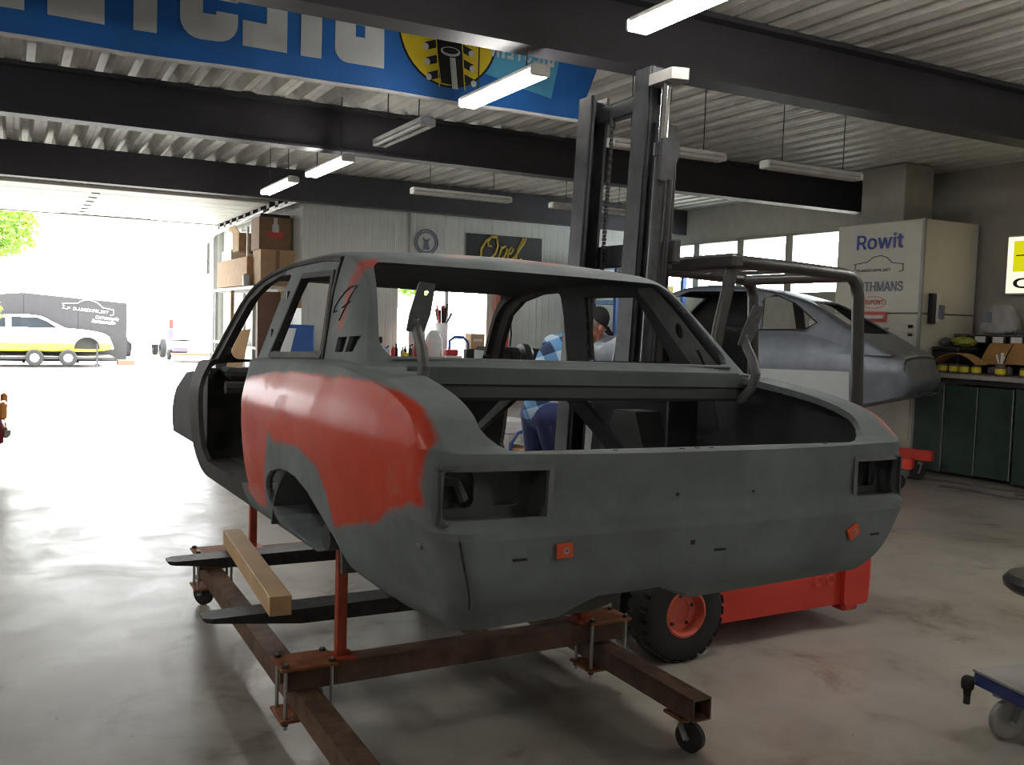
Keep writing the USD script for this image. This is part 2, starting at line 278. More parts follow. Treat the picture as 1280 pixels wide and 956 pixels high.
lamp((5.98, 6.42, Z), (7.20, 6.42, Z), 0, 'unlit tube lamp with glinting tube, near the grey duct')
for x, y, l in ((-4.0, 5.2, 'unseen tube lamp beyond the left picture edge, lighting car side and floor'), (-4.0, -1.0, 'lit tube lamp left behind the camera'), (2.76, -1.2, 'lit tube lamp straight behind the camera'), (-1.7, 3.2, 'unseen tube lamp left of the camera, lighting car side and floor'), (-1.7, 6.6, 'lit tube lamp out of the picture left of the banner'), (5.7, 2.9, 'unseen tube lamp right of the car, placed to light floor and bench'), (7.6, 1.0, 'lit tube lamp right of the camera'), (7.6, -2.6, 'lit tube lamp far right behind the camera')): lamp((x, y-.65, Z), (x, y+.65, Z), 1, l)  # lamps out of view, placed to light the car, floor and bench
# ------------------------------------------------------------------ the car body: bare two-door saloon shell in grey primer
CAR_O = np.array([1.624, 1.9, 0.0])
_ya, _pi, _ro = math.radians(.8), math.radians(1.2), math.radians(1.0)
_Ry = np.array([[math.cos(_ro), 0, math.sin(_ro)], [0, 1, 0], [-math.sin(_ro), 0, math.cos(_ro)]])
_Rx = np.array([[1, 0, 0], [0, math.cos(_pi), math.sin(_pi)], [0, -math.sin(_pi), math.cos(_pi)]])
CAR_M = rotz(_ya) @ _Rx @ _Ry
def car_to_world(v): v = np.asarray(v, float) + (0, 0, 0); return v @ CAR_M.T + CAR_O
def car_local(w): return (np.asarray(w) - CAR_O) @ CAR_M

top_line = pch([(-.12, 1.262), (-.04, 1.272), (0, 1.285), (.04, 1.315), (.10, 1.36), (.2, 1.395), (.35, 1.425), (.6, 1.458), (.8, 1.475), (1.6, 1.462), (2.9, 1.418)])
side_prof = pch([(.76, .66), (.80, .70), (.86, .762), (.95, .80), (1.05, .822), (1.15, .833), (1.22, .837), (1.28, .835), (1.34, .822), (1.42, .792), (1.50, .765)])
rear_prof = pch([(.76, .16), (.84, .085), (.89, .05), (.93, .012), (.98, -.012), (1.05, -.026), (1.088, -.034), (1.105, -.03), (1.125, -.004), (1.15, .006), (1.265, .0), (1.30, .002), (1.36, .03), (1.42, .08), (1.50, .15)])
bottom_line = [(-.2, .872), (.05, .868), (.12, .852), (.35, .855), (.6, .905), (.68, .925), (.9, .87), (1.3, .865), (2.95, .862)]
def half_w(y, z, off):
    h = float(side_prof(z))
    if y < .8: h -= .020*(1-y/.8)**2
    if y < .6 and z < 1.12: h -= .06*(1-y/.6)*min(1, (1.12-z)/.2)
    return h - off
def tub_ring(z, off, yf=2.86):
    rc = .085; P = []; yr = float(rear_prof(z)) + off
    ys = np.linspace(yf, yr+rc, 46)
    for y in ys: P.append((-half_w(y, z, off), y))
    hw = half_w(yr+rc, z, off)
    for a in np.linspace(0, PI/2, 9)[1:]: P.append((-(hw-rc+rc*math.cos(a)), yr+rc-rc*math.sin(a)))
    for x in np.linspace(-(hw-rc), hw-rc, 26)[1:]: P.append((x, yr))
    for a in np.linspace(PI/2, 0, 9)[1:]: P.append((hw-rc+rc*math.cos(a), yr+rc-rc*math.sin(a)))
    for y in ys[::-1][1:]: P.append((half_w(y, z, off), y))
    P = np.array(P); w = np.clip(1-P[:, 1]/.3, 0, 1)
    P[:, 1] -= .035*(1-(P[:, 0]/.8)**2)*w
    return np.column_stack([P, np.full(len(P), z)])
def tub(off, z0=.80, z1=1.50):
    zs = sorted(set(np.round(np.concatenate([np.linspace(z0, 1.22, 26), np.linspace(1.23, z1, 44), [1.088, 1.105, 1.115, 1.28]]), 4))); zs = [z for z in zs if z0 <= z <= z1]
    return man(loft([tub_ring(z, off) for z in zs]))
def crown(dz, off):
    """Everything below the wing tops, with rounded shoulders, as a loft along the car."""
    R = []
    for y in np.concatenate([np.linspace(-.2, .3, 36), np.linspace(.33, 3.2, 44)]):
        t = float(top_line(y)) + dz; r = .075; h = half_w(max(y, -.02), t-r, off); P = [(1.2, .4), (1.2, t-r-.002), (h+.0005, t-r)]
        for a in np.linspace(0, PI/2, 12)[1:]: P.append((h-.055*(1-math.cos(a)), t-r+r*math.sin(a)))
        P += [(h-.16, t+.002), (0, t+.004)]
        R.append(np.array([(x, y, z) for x, z in P] + [(-x, y, z) for x, z in P[::-1] if x > 0]))
    return man(loft(R))
ylist = np.concatenate([np.linspace(-.2, .3, 26), np.linspace(.35, 3.2, 30)])
def above_top(dz): return mprism([(y, float(top_line(y))+dz) for y in ylist] + [(3.2, 2.2), (-.2, 2.2)], 'yz', -1.2, 1.2)
below = mprism([(-.3, .5), (-.3, .872)] + bottom_line[1:] + [(3.2, .86), (3.2, .5)], 'yz', -1.2, 1.2)
_tilt = np.eye(3, 4); _tilt[2, 0] = .032; below = below.transform(_tilt)
# greenhouse
gh_top = pch([(.54, 1.40), (.595, 1.452), (.68, 1.53), (.965, 1.80), (1.06, 1.845), (1.18, 1.868), (1.45, 1.884), (1.75, 1.884), (2.05, 1.865), (2.28, 1.822), (2.40, 1.762), (2.54, 1.635), (2.68, 1.485), (2.80, 1.345)])
def gh_half(z): return .762 - .29*(z-1.42) - .10*max(0, z-1.70)
def gh_plan(y, z):
    """Half width at height z, rounded in plan towards the rear window."""
    d = y - np.interp(z+.028, [1.40, 1.452, 1.53, 1.80, 1.845, 1.868], [.54, .595, .68, .965, 1.06, 1.18]); u = min(max(1-d/.10, 0), 1); return gh_half(z) - .05*(1-math.sqrt(1-u*u))
def gh_ring(y, off, base):
    g = float(gh_top(y)) - off; P = []; zs = max(g-.05, base+.01)
    for z in np.linspace(base, zs, 12): P.append((gh_plan(y, z)-off, z))
    h = gh_plan(y, zs)-off; k = g-zs
    for a in np.linspace(0, 1, 7)[1:]: P.append((h-.07*(1-math.cos(a*PI/2)), zs+k*.55*math.sin(a*PI/2)))
    h2 = h-.07; z2 = zs+k*.55
    for x in np.linspace(1, 0, 12)[1:]: P.append((h2*x, z2+(g-z2)*(1-x*x)))
    P = P + [(-x, z) for x, z in P[::-1][1:]]
    return np.array([(x, y, z) for x, z in P])
def greenhouse(off, base, y0, y1): return man(loft([gh_ring(y, off, base) for y in np.linspace(y0, y1, 70)]))
outer = ((tub(0) ^ crown(0, 0)) - below) + (greenhouse(0, 1.39, .545, 2.765))
inner = (tub(.022, .945, 1.48) ^ crown(-.022, .022)) + greenhouse(.028, 1.36, .65, 2.70)
shell = outer - inner
flip = lambda poly: [(-x, z) for x, z in poly]
cuts = [mprism(rpoly([(-.668, 1.283), (.66, 1.283), (.66, 1.9), (-.668, 1.9)], .085), 'xz', -.4, .545) ^ mprism(rpoly([(-.70, -.5), (.70, -.5), (.66, .08), (.62, .545), (-.62, .545), (-.66, .08)], .03), 'xy', 1.2, 1.6),
        mbox((0, 1.73, 1.42), (1.42, 1.86, .13)),                                                               # cabin open below the glass line
        mprism(rpoly([(-.688, 1.488), (.688, 1.488), (.596, 1.80), (-.596, 1.80)], .045), 'xz', .3, 1.25),        # rear window
        mprism(rpoly([(-.70, 1.43), (.70, 1.43), (.60, 1.80), (-.60, 1.80)], .05), 'xz', 2.20, 3.3),        # windscreen
        mprism(rpoly([(1.05, 1.492), (1.67, 1.478), (1.585, 1.772), (1.215, 1.765)], .02), 'yz', -1.2, 1.2),      # quarter windows
        mprism(rpoly([(1.74, .95), (1.75, 1.25), (1.79, 1.36), (1.855, 1.45), (1.77, 1.795), (1.95, 1.795), (2.15, 1.765), (2.32, 1.70), (2.47, 1.56), (2.60, 1.41), (2.63, 1.34), (2.63, 1.0), (2.57, .95)], .02), 'yz', -1.2, 1.2),  # doorways
        mbox((0, 3.0, 1.2), (1.46, .6, .50)),
        mprism(rpoly([(-.775, 1.128), (-.515, 1.128), (-.505, 1.243), (-.775, 1.247)], .012), 'xz', -.3, .05), mprism(rpoly([(.768, 1.122), (.555, 1.128), (.565, 1.236), (.768, 1.232)], .012), 'xz', -.3, .05),
        mprism([(-.50, .80), (-.34, .915), (-.16, .922), (-.04, .885), (.10, .80)], 'xz', -.3, .20)]
th = np.linspace(0, 2*PI, 41)[:-1]
arch = Polygon([(1.43, .99), (1.40, 1.025), (1.34, 1.055), (1.232, 1.078), (1.13, 1.085), (1.03, 1.080), (.913, 1.052), (.792, .998), (.70, .945), (.62, .86), (.60, .80), (.95, .80), (1.02, .862), (1.12, .874), (1.26, .886), (1.38, .912), (1.425, .95)]).buffer(.012, quad_segs=4)
cuts.append(mprism(arch, 'yz', -1.2, -.56)); cuts.append(mprism(arch, 'yz', .56, 1.2))
cuts.append(mprism(rpoly([(.765, 1.503), (.925, 1.498), (.94, 1.546), (.765, 1.552)], .006), 'yz', -1.2, -.55) - mbox((-.7, .842, 1.53), (.5, .022, .2)))  # vent
for c_ in cuts: shell = shell - c_
mid = (tub(.012, .80, 1.49) ^ crown(-.0195, .012)) + greenhouse(.013, 1.36, .60, 2.73)
# split into panels
def clip(m, lo, hi): lo, hi = np.array(lo, float), np.array(hi, float); return m ^ mbox((lo+hi)/2, hi-lo)
B = 9
rear_panel = clip(shell, (-.715, -B, 0), (.715, .10, 1.30)); rest = shell - mbox((0, -4.45, .65), (1.43, 9.1, 1.30))
_rp = mprism([(.99, 2.2), (.99, 1.825), (1.4, 1.838), (1.75, 1.838), (2.05, 1.815), (2.28, 1.77), (2.28, 2.2)], 'yz', -.62, .62); roof = rest ^ _rp; rest = rest - _rp
deck = clip(rest, (-.655, .4, 1.38), (.655, .80, 1.50)); rest = rest - mbox((0, .6, 1.44), (1.31, .4, .12))
floor_pan = clip(rest, (-.66, -B, .5), (.66, B, 1.0)); rest = rest - mbox((0, 0, .75), (1.32, 18, .5))
body = thing('saloon_car', 'bare grey saloon car shell with orange-red primer patches, open boot towards the camera', 'car', (1.64, 3.4, .24))
def carw(m):
    v, f = arr(m); return trimesh.Trimesh(car_to_world(v), f, process=False)
red_poly = Polygon([(1.90, 1.36), (1.433, 1.42), (0.645, 1.448), (0.419, 1.447), (0.09, 1.40), (0.04, 1.349), (0.015, 1.318), (0.036, 1.292), (0.05, 1.161), (0.265, 1.103), (0.319, 1.073), (0.665, 0.996), (0.70, 1.085), (0.781, 1.155), (0.986, 1.191), (1.267, 1.173), (1.34, 1.207), (1.423, 1.069), (1.52, 0.89), (1.70, .89), (1.90, 1.0)])
import shapely
def paint_left(w):
    p = car_local(w); q = shapely.points(p[:, 1], p[:, 2]); g = np.where(shapely.contains(red_poly, q), 1, -1)*shapely.distance(shapely.boundary(red_poly), q)
    wob = .03*(meshkit.fbm(p*9.0, 3, 4)-.5)
    a = np.clip((g+wob)/.036+.45, 0, 1)*(p[:, 0] < -.55)
    fade = np.clip((1.46-p[:, 2])/.05, 0, 1)*np.clip(((-p[:, 0]-.752)*26), 0, 1)
    a = a*fade*(1-.25*(meshkit.fbm(p*5, 3, 9) > .56))
    yc = .955 + .25*(p[:, 2]-1.6); st = np.clip((.062-abs(p[:, 1]-yc)+.05*(meshkit.fbm(p*7, 3, 2)-.5))/.05, 0, 1)*np.clip((p[:, 2]-1.53)/.05, 0, 1)*(p[:, 0] < -.56)*np.clip((1.845-p[:, 2])/.04, 0, 1)*.56
    return np.maximum(a, st)
def paint_right(w):
    p = car_local(w); return np.clip((.13-abs(p[:, 1]-.10)+.05*(meshkit.fbm(p*8, 3, 5)-.5))/.06, 0, 1)*np.clip((p[:, 0]-.735)/.03, 0, 1)*np.clip((p[:, 2]-1.235)/.02, 0, 1)*.52
def paint_roof(w):
    p = car_local(w); return .46*np.clip((meshkit.fbm(p*4, 4, 3)-.40)*5, 0, 1)*np.clip((p[:, 2]-1.825)/.02, 0, 1)*np.clip((1.5-p[:, 1])/.3, 0, 1)
def primer(name, grey, red):
    nodes = {'g': ('geometry', {}), 'a': ('attribute', {'attribute': 'paint'}), 'n': ('noise_texture', {'scale': 5.0, 'detail': 5.0, 'roughness': .62}), 'n2': ('noise_texture', {'scale': 34.0, 'detail': 4.0}),
             'gr': ('rgb_ramp', {'ramp': [(.3, tuple(np.array(grey)*.78)), (.7, tuple(np.array(grey)*1.16))]}), 'rr': ('rgb_ramp', {'ramp': [(.3, tuple(np.array(red)*.85)), (.55, red), (.72, (.46, .125, .085))]}),
             'm1': ('math', {'math_type': 'multiply_add', 'value2': .5, 'value3': -.25}), 'm2': ('math', {'math_type': 'add', 'use_clamp': True}), 'edge': ('map_range', {'from_min': .3, 'from_max': .7}),
             'mix': ('mix_color', {}), 'cw': ('math', {'math_type': 'multiply', 'value2': .06}), 'rm': ('math', {'math_type': 'multiply_add', 'value2': -.14, 'value3': .60}), 'p': ('principled_bsdf', {'specular_ior_level': .08, 'coat_roughness': .13})}
    links = [('g.position', 'n.vector'), ('g.position', 'n2.vector'), ('n.fac', 'gr.fac'), ('n.fac', 'rr.fac'), ('n2.fac', 'm1.value1'), ('m1.value', 'm2.value1'), ('a.fac', 'm2.value2'), ('m2.value', 'edge.value'), ('edge.result', 'mix.fac'),
             ('gr.color', 'mix.a'), ('rr.color', 'mix.b'), ('mix.result', 'p.base_color'), ('edge.result', 'cw.value1'), ('cw.value', 'p.coat_weight'), ('edge.result', 'rm.value1'), ('rm.value', 'p.roughness')]
    MAT[name] = usdkit.material(stage, f'/World/Looks/{name}', nodes, links, surface='p.BSDF')
primer('primer', (.185, .208, .218), (.54, .060, .030))
zero = lambda w: np.zeros(len(w))
left = clip(rest, (-B, -B, 0), (0, B, B)).refine_to_length(.022); right = clip(rest, (0, -B, 0), (B, B, B))
q_left = clip(left, (-B, -B, 0), (0, 1.88, B)); post_l = clip(left, (-B, 1.88, 0), (0, B, B)); q_right = clip(right, (0, -B, 0), (B, 1.88, B)).refine_to_length(.03); post_r = clip(right, (0, 1.88, 0), (B, B, B))
liner_l, liner_r, liner_t = clip(q_left ^ mid, (-B, -B, .96), (B, B, B)), clip(q_right ^ mid, (-B, -B, .96), (B, B, B)), roof ^ mid
q_left, q_right, roof = q_left - liner_l, q_right - liner_r, roof - mid
for m in (liner_l, liner_r, liner_t): obj('inner_skin', carw(m), 'boot_grey', body, 40)  # inner half of the shell, boot and cabin shade put into its colour
obj('quarter_panel', carw(q_left), 'primer', body, 42, label='left rear quarter panel with sprayed orange-red primer patches', attr={'paint': paint_left})
obj('quarter_panel', carw(q_right), 'primer', body, 42, attr={'paint': paint_right})
obj('rear_panel', carw(rear_panel), 'primer', body, 30, attr={'paint': zero})
obj('roof_panel', carw(roof.refine_to_length(.06)), 'primer', body, 30, attr={'paint': paint_roof})
obj('rear_deck', carw(deck), 'primer', body, 30, attr={'paint': zero})
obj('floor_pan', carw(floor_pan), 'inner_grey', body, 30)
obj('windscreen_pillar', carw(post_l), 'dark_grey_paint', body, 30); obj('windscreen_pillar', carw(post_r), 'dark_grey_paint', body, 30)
def C(mb): return carw(mb.mesh())
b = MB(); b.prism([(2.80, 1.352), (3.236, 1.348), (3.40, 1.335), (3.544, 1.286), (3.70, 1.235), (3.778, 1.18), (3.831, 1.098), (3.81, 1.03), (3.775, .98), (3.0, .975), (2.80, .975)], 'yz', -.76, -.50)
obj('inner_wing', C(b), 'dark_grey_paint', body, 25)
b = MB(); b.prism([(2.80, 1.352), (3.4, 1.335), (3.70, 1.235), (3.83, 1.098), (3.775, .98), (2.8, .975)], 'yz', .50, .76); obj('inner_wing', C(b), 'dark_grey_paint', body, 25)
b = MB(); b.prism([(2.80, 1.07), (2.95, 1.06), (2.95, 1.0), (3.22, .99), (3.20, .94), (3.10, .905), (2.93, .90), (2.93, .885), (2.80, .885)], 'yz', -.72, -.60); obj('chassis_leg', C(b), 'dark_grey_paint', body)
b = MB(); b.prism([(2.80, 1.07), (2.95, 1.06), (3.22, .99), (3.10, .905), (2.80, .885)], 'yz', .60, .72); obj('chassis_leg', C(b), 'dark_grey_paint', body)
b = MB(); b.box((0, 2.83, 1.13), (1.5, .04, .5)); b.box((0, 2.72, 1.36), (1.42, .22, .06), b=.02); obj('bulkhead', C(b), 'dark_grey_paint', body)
b = MB(); b.tube([(-.74, 2.5, 1.30), (0, 2.52, 1.31), (.74, 2.5, 1.30)], .03); b.box((-.45, 2.6, 1.22), (.36, .14, .2), b=.05); obj('dash_rail', C(b), 'dark_grey_paint', body)
# boot: lips, braces, wheelhouses
b = MB(); b.box((0, .552, 1.442), (1.30, .012, .045)); b.box((0, .585, 1.466), (1.27, .02, .014), b=.005); b.box((0, .66, 1.487), (1.32, .03, .016), b=.006); obj('boot_gutter', C(b), 'primer', body, attr={'paint': zero})
b = MB(); b.box((0, .60, 1.395), (1.30, .10, .05), b=.01); b.box((0, .72, 1.40), (1.3, .14, .03)); obj('shelf_rail', C(b), 'inner_grey', body)
b = MB()
b.bar((-.52, .86, 1.06), (-.10, .84, 1.41), .012, .13, up=(0, 1, 0)); b.bar((.50, .86, 1.00), (.06, .84, 1.41), .012, .12, up=(0, 1, 0)); b.prism([(-.64, 1.40), (-.16, 1.40), (-.50, 1.08), (-.64, 1.02)], 'xz', .80, .812); b.box((.60, .84, 1.2), (.14, .012, .4))
obj('seat_back_brace', C(b), 'inner_grey', body)
for s in (-1, 1):
    pr = [(1.05+.40*math.cos(a), .86+.27*math.sin(a)) for a in np.linspace(0, PI, 21)]; pi_ = [(1.05+.385*math.cos(a), .86+.255*math.sin(a)) for a in np.linspace(PI, 0, 21)]
    b = MB(); b.prism(pr+pi_, 'yz', s*.79, s*.56); b.prism(pr, 'yz', s*.56, s*.545); b.prism([(.7, .93), (.95, 1.18), (1.0, 1.30), (1.14, 1.30), (1.2, 1.18), (1.4, .93)], 'yz', s*.62, s*.50)
    obj('wheelhouse', C(b), 'inner_grey', body)
    b = MB(); b.lathe([(0, 0), (.07, 0), (.07, .16), (.055, .19), (.03, .195), (0, .195)], (s*.46, .86, .95), (0, 0, 1), 20); obj('strut_tower', C(b), 'hinge_grey', body)
b = MB(); b.box((-.62, .98, .93), (.22, .05, .05)); b.cyl((-.60, .95, .90), (-.60, 1.12, .92), .035); b.box((-.60, 1.05, .875), (.08, .30, .04), b=.01); b.cyl((-.72, 1.02, .89), (-.55, 1.02, .89), .045, 18); obj('axle_mount', C(b), 'steel_dark', body)
b = MB(); b.lathe([(0, 0), (.21, 0), (.25, .02), (.26, .05), (.26, .10), (0, .10)], (-.36, .30, .845), (0, 0, 1), 32); b.box((.22, .36, .885), (.5, .4, .04), b=.02); obj('spare_wheel_well', C(b), 'dark_grey_paint', body)
# lamp recesses
for s, x0, x1, zb, zt in ((-1, -.79, -.51, 1.118, 1.252), (1, .552, .772, 1.113, 1.240)):
    xc, w = (x0+x1)/2, x1-x0; b = MB()
    fr = Polygon([(x0-.006, zb-.004), (x1+.008, zb-.004), (x1+.012, zt+.004), (x0-.006, zt+.004)]) - Polygon([(x0+.010, zb+.012), (x1-.006, zb+.012), (x1-.002, zt-.010), (x0+.010, zt-.010)])
    back = Polygon([(x0, zb), (x1, zb), (x1, zt), (x0, zt)])
    for hx, hw_ in ((x0+.075, .10), (x1-.065, .085)): back = back - rpoly([(hx-hw_/2, zb+.025), (hx+hw_/2, zb+.025), (hx+hw_/2, zt-.02), (hx-hw_/2, zt-.02)], .02)
    fm = MB().prism(fr, 'xz', -.003, .010).mesh(); fm = trimesh.Trimesh(*trimesh.remesh.subdivide_to_size(fm.vertices, fm.faces, .03), process=False); bow = lambda m: setattr(m, 'vertices', m.vertices - np.column_stack([0*m.vertices[:, 0], .035*(1-(m.vertices[:, 0]/.8)**2) - (.085-np.sqrt(np.maximum(.085**2-np.clip(abs(m.vertices[:, 0])-.722, 0, .08)**2, 0))), 0*m.vertices[:, 0]]))
    bm = MB().prism(back, 'xz', .075, .085); bm.box((xc, .04, zb), (w, .09, .006)); bm.box((xc, .04, zt), (w, .09, .006)); bm.box((x0, .05, (zb+zt)/2), (.006, .08, zt-zb)); bm.box((x1, .04, (zb+zt)/2), (.006, .09, zt-zb)); bm.box((xc, .12, (zb+zt)/2), (w, .01, zt-zb))
    bm.tube([(x0+.05, .10, zt-.045), (x0+.085, .095, zt-.05), (x0+.105, .09, zb+.04)], .014)
    rc_ = obj('lamp_recess', C(bm), 'inner_grey', body, 30)
    f2 = MB().add(fm); bow(f2.m[0]); obj('lamp_frame', C(f2), 'hinge_grey', rc_, 30)
b = MB().box((-.69, .10, 1.238), (.035, .006, .022), b=.002); obj('primer_flake', C(b), 'paper_white', body, label='pale grey tab inside the left lamp recess')
# small marks on the rear panel
def rear_y(x, z): return float(rear_prof(z)) - .035*(1-(x/.8)**2)
for x, z in ((-.595, 1.035), (.006, 1.018), (.632, 1.012)):
    b = MB().box((x, rear_y(x, z)-.0005, z), (.038, .003, .006), rz=0); obj('bumper_slot', C(b), 'black', body)
for x, z, r in ((-.092, 1.046, .008), (-.123, 1.166, .005), (.142, 1.162, .004)):
    y = rear_y(x, z); b = MB().cyl((x, y+.004, z), (x, y-.001, z), r, 14); h = obj('bolt_hole', C(b), 'black', body)
    if r < .008: b = MB().lathe([(r+.001, 0), (r+.012, 0), (r+.010, .0012), (r+.001, .0015)], (x, y+.001, z), (0, -1, 0), 20); obj('hole_rim', C(b), 'primer', h, attr={'paint': zero})
for x, z, tilt in ((-.483, 1.052, .05), (.52, 1.030, .45)):
    y = rear_y(x, z)-.008; R = np.array([[math.cos(tilt), 0, -math.sin(tilt)], [0, 1, 0], [math.sin(tilt), 0, math.cos(tilt)]])
    b = MB().box((x, y, z), (.046, .005, .036), b=.001, R=R); o = obj('bumper_tab', C(b), 'orange_tab', body, label='small orange plate on the rear panel')
    b = MB().lathe([(.004, 0), (.009, 0), (.008, .002), (.004, .002)], (x+.004, y-.002, z), (0, -1, 0), 14); obj('tab_hole', C(b), 'zinc', o)
pts = [(-.752, None, z) for z in np.linspace(1.10, .915, 9)]; pp = []
for k, (x, _, z) in enumerate(pts): xx = -.752+.055*(k/8)**1.2; pp.append((xx, rear_y(xx, z)-.0005+.012*max(0, (abs(xx)-.70)/.06)**2, z))
b = MB().tube(pp, .0022, 6); obj('panel_seam', C(b), 'black', body)
b = MB()
for x in (-.31, -.10, -.05, .0, .44): b.box((x, rear_y(x, 1.288)+.022, 1.2838), (.014, .004, .002))
obj('weld_scar', C(b), 'dark_grey_paint', body)
b = MB().lathe([(.02, 0), (.034, 0), (.034, .006), (.028, .009), (.02, .006)], (-.785, .135, 1.085), (-1, -.25, 0), 24); b.box((-.79, .10, 1.055), (.012, .03, .012), b=.003); obj('bumper_boss', C(b), 'primer', body, attr={'paint': zero})
b = MB().cyl((-.77, .135, 1.085), (-.793, .129, 1.085), .014, 16); obj('boss_hole', C(b), 'black', body)
# quarter-window surround, pillar edge and roof gutter
for s in (-1, 1):
    P = [(1.05, 1.492), (1.67, 1.478), (1.585, 1.772), (1.215, 1.765)]
    ring = Polygon(P).buffer(.016) - Polygon(P).buffer(-.006); m = MB().prism(ring, 'yz', 0, .02).mesh(); v = np.array(m.vertices)
    v[:, 0] = s*(np.array([gh_half(z) for z in v[:, 2]]) - .012 + v[:, 0]); m.vertices = v
    if s < 0: m.invert()
    obj('window_frame', C(MB().add(m)), 'dark_grey_paint', body)
    G = [(y, float(gh_top(y))-.052) for y in np.linspace(1.17, 2.70, 24)]
    b = MB().tube([(s*(gh_half(z)+.002), y, z) for y, z in G], .011, 8); obj('roof_gutter', C(b), 'dark_grey_paint' if s < 0 else 'primer', body, attr={'paint': zero})
    E_ = [(1.00, 1.435), (1.01, 1.46), (1.03, 1.50), (1.10, 1.64), (1.165, 1.775), (1.175, 1.815)]
    b = MB().tube([(s*(gh_half(z)+.003), y, z) for y, z in E_], .0055, 6); obj('pillar_edge', C(b), 'black', body)
    for y, z in ((1.76, 1.55), (1.70, 1.70)): b = MB(); b.box((s*(gh_half(z)-.002), y, z), (.010, .016, .045)); obj('pillar_slot', C(b), 'black', body)
# scribbled mark on the rear pillar
def on_c(y, z): return (-(gh_half(z)+.0025), y, z)
b = MB(); b.tube([on_c(*q) for q in ((.975, 1.705), (1.00, 1.695), (1.035, 1.672), (1.06, 1.645), (1.055, 1.628), (1.03, 1.632))], .0022, 5); b.tube([on_c(*q) for q in ((.985, 1.708), (.945, 1.712), (.905, 1.712), (.935, 1.68), (.975, 1.60))], .0020, 5); b.tube([on_c(*q) for q in ((.985, 1.642), (.955, 1.652), (.925, 1.660))], .0022, 5)
obj('pencil_mark', C(b), 'black', body)
# inner side of the rear pillars
for s in (-1, 1):
    P = rpoly([(.745, 1.468), (.90, 1.468), (1.17, 1.79), (1.045, 1.79)], .01) - Polygon([(.955+.022*math.cos(a), 1.62+.03*math.sin(a)) for a in th]) - Polygon([(.83, 1.485), (.845, 1.485), (.875, 1.545), (.86, 1.55)])
    m = MB().prism(P, 'yz', 0, .006).mesh(); m = trimesh.Trimesh(*trimesh.remesh.subdivide_to_size(m.vertices, m.faces, .05), process=False); v = np.array(m.vertices); v[:, 0] = s*(np.array([gh_plan(max(y, .72), z) for y, z in v[:, 1:]]) - .042 + v[:, 0]); m.vertices = v
    if s < 0: m.invert()
    obj('pillar_liner', C(MB().add(m)), 'hinge_grey', body)
# gooseneck boot-lid hinges
for s in (-1, 1):
    x = s*.625; b = MB(); b.tube([(x, .60, 1.36), (x, .54, 1.385), (x, .50, 1.42), (x, .485, 1.47), (x, .505, 1.52), (x, .535, 1.56), (x, .555, 1.60)], [.018, .018, .017, .017, .016, .016, .014], 10)
    hg = obj('boot_hinge', C(b), 'hinge_grey', body)
    pl = rpoly([(-.028, 0), (.028, 0), (.034, .05), (.028, .135), (-.022, .14), (-.03, .05)], .006)
    for hx, hz in ((.006, .11), (-.004, .035)): pl = pl - Polygon([(hx+.0075*math.cos(a), hz+.0075*math.sin(a)) for a in th[::2]])
    m = MB().prism(pl, 'xz', 0, .005); m.xf(np.array([[1, 0, .02], [0, 1, -.45], [0, 0, 1.]]), (x-.002, .548, 1.568)); obj('hinge_plate', C(m), 'hinge_grey', hg, 20)
b = MB().lathe([(0, 0), (.012, 0), (.006, .012), (0, .014)], (-.50, 1.62, 1.862), (0, 0, 1), 10); obj('roof_stud', C(b), 'black', body)
b = MB().prism(rpoly([(.50, 1.40), (.64, 1.40), (.64, 1.33), (.58, 1.27), (.54, 1.27)], .015), 'xz', .56, .60); obj('hinge_bracket', C(b), 'inner_grey', body)
# ------------------------------------------------------------------ rolling frame of rusty box section under the car
fr = thing('rolling_frame', 'rusty box-section rolling frame with casters under the grey car shell', 'frame', (1.6, 3.3, 0))
def box_section(mb, p, q, w, h, t=.006):
    p, q = np.array(p, float), np.array(q, float); y = q-p; L = np.linalg.norm(y); y /= L; x = np.cross(y, (0, 0, 1)); z = np.cross(x, y)
    pl = Polygon([(-w/2, -h/2), (w/2, -h/2), (w/2, h/2), (-w/2, h/2)]) - Polygon([(-w/2+t, -h/2+t), (w/2-t, -h/2+t), (w/2-t, h/2-t), (-w/2+t, h/2-t)])
    m = trimesh.creation.extrude_polygon(pl, L, engine='earcut'); m.vertices = np.array(m.vertices) @ np.stack([x, z, y]) + p
    if np.linalg.det(np.stack([x, z, y])) < 0: m.invert()
    return mb.add(m)
obj('side_beam', box_section(MB(), (.94, 2.0, .205), (.94, 5.25, .205), .085, .085), 'rust', fr, 20)
obj('side_beam', box_section(MB(), (2.245, 2.60, .19), (2.245, 5.25, .19), .085, .085), 'rust', fr, 20)
for y in (3.28, 5.05): obj('cross_beam', box_section(MB(), (.86, y, .292), (2.33, y, .292), .085, .085), 'rust', fr, 20)
for x, zb in ((.94, .205), (2.245, .19)):
    for y in (3.28, 5.05):
        pt = obj('clamp_plate', MB().box((x, y, .341), (.21, .16, .012), b=.002), 'rust_orange', fr, 20); pb = obj('clamp_plate', MB().box((x, y, zb-.052), (.21, .16, .012), b=.002), 'rust_orange', fr, 20)
        for dx in (-.085, .085):
            for dy in (-.06, .06):
                obj('clamp_bolt', MB().cyl((x+dx, y+dy, zb-.085), (x+dx, y+dy, .362), .007, 8), 'zinc', pt, 40); obj('nut', MB().cyl((x+dx, y+dy, .347), (x+dx, y+dy, .357), .013, 6), 'steel_dark', pt, 20)
                obj('nut', MB().cyl((x+dx, y+dy, zb-.069), (x+dx, y+dy, zb-.059), .013, 6), 'steel_dark', pb, 20)
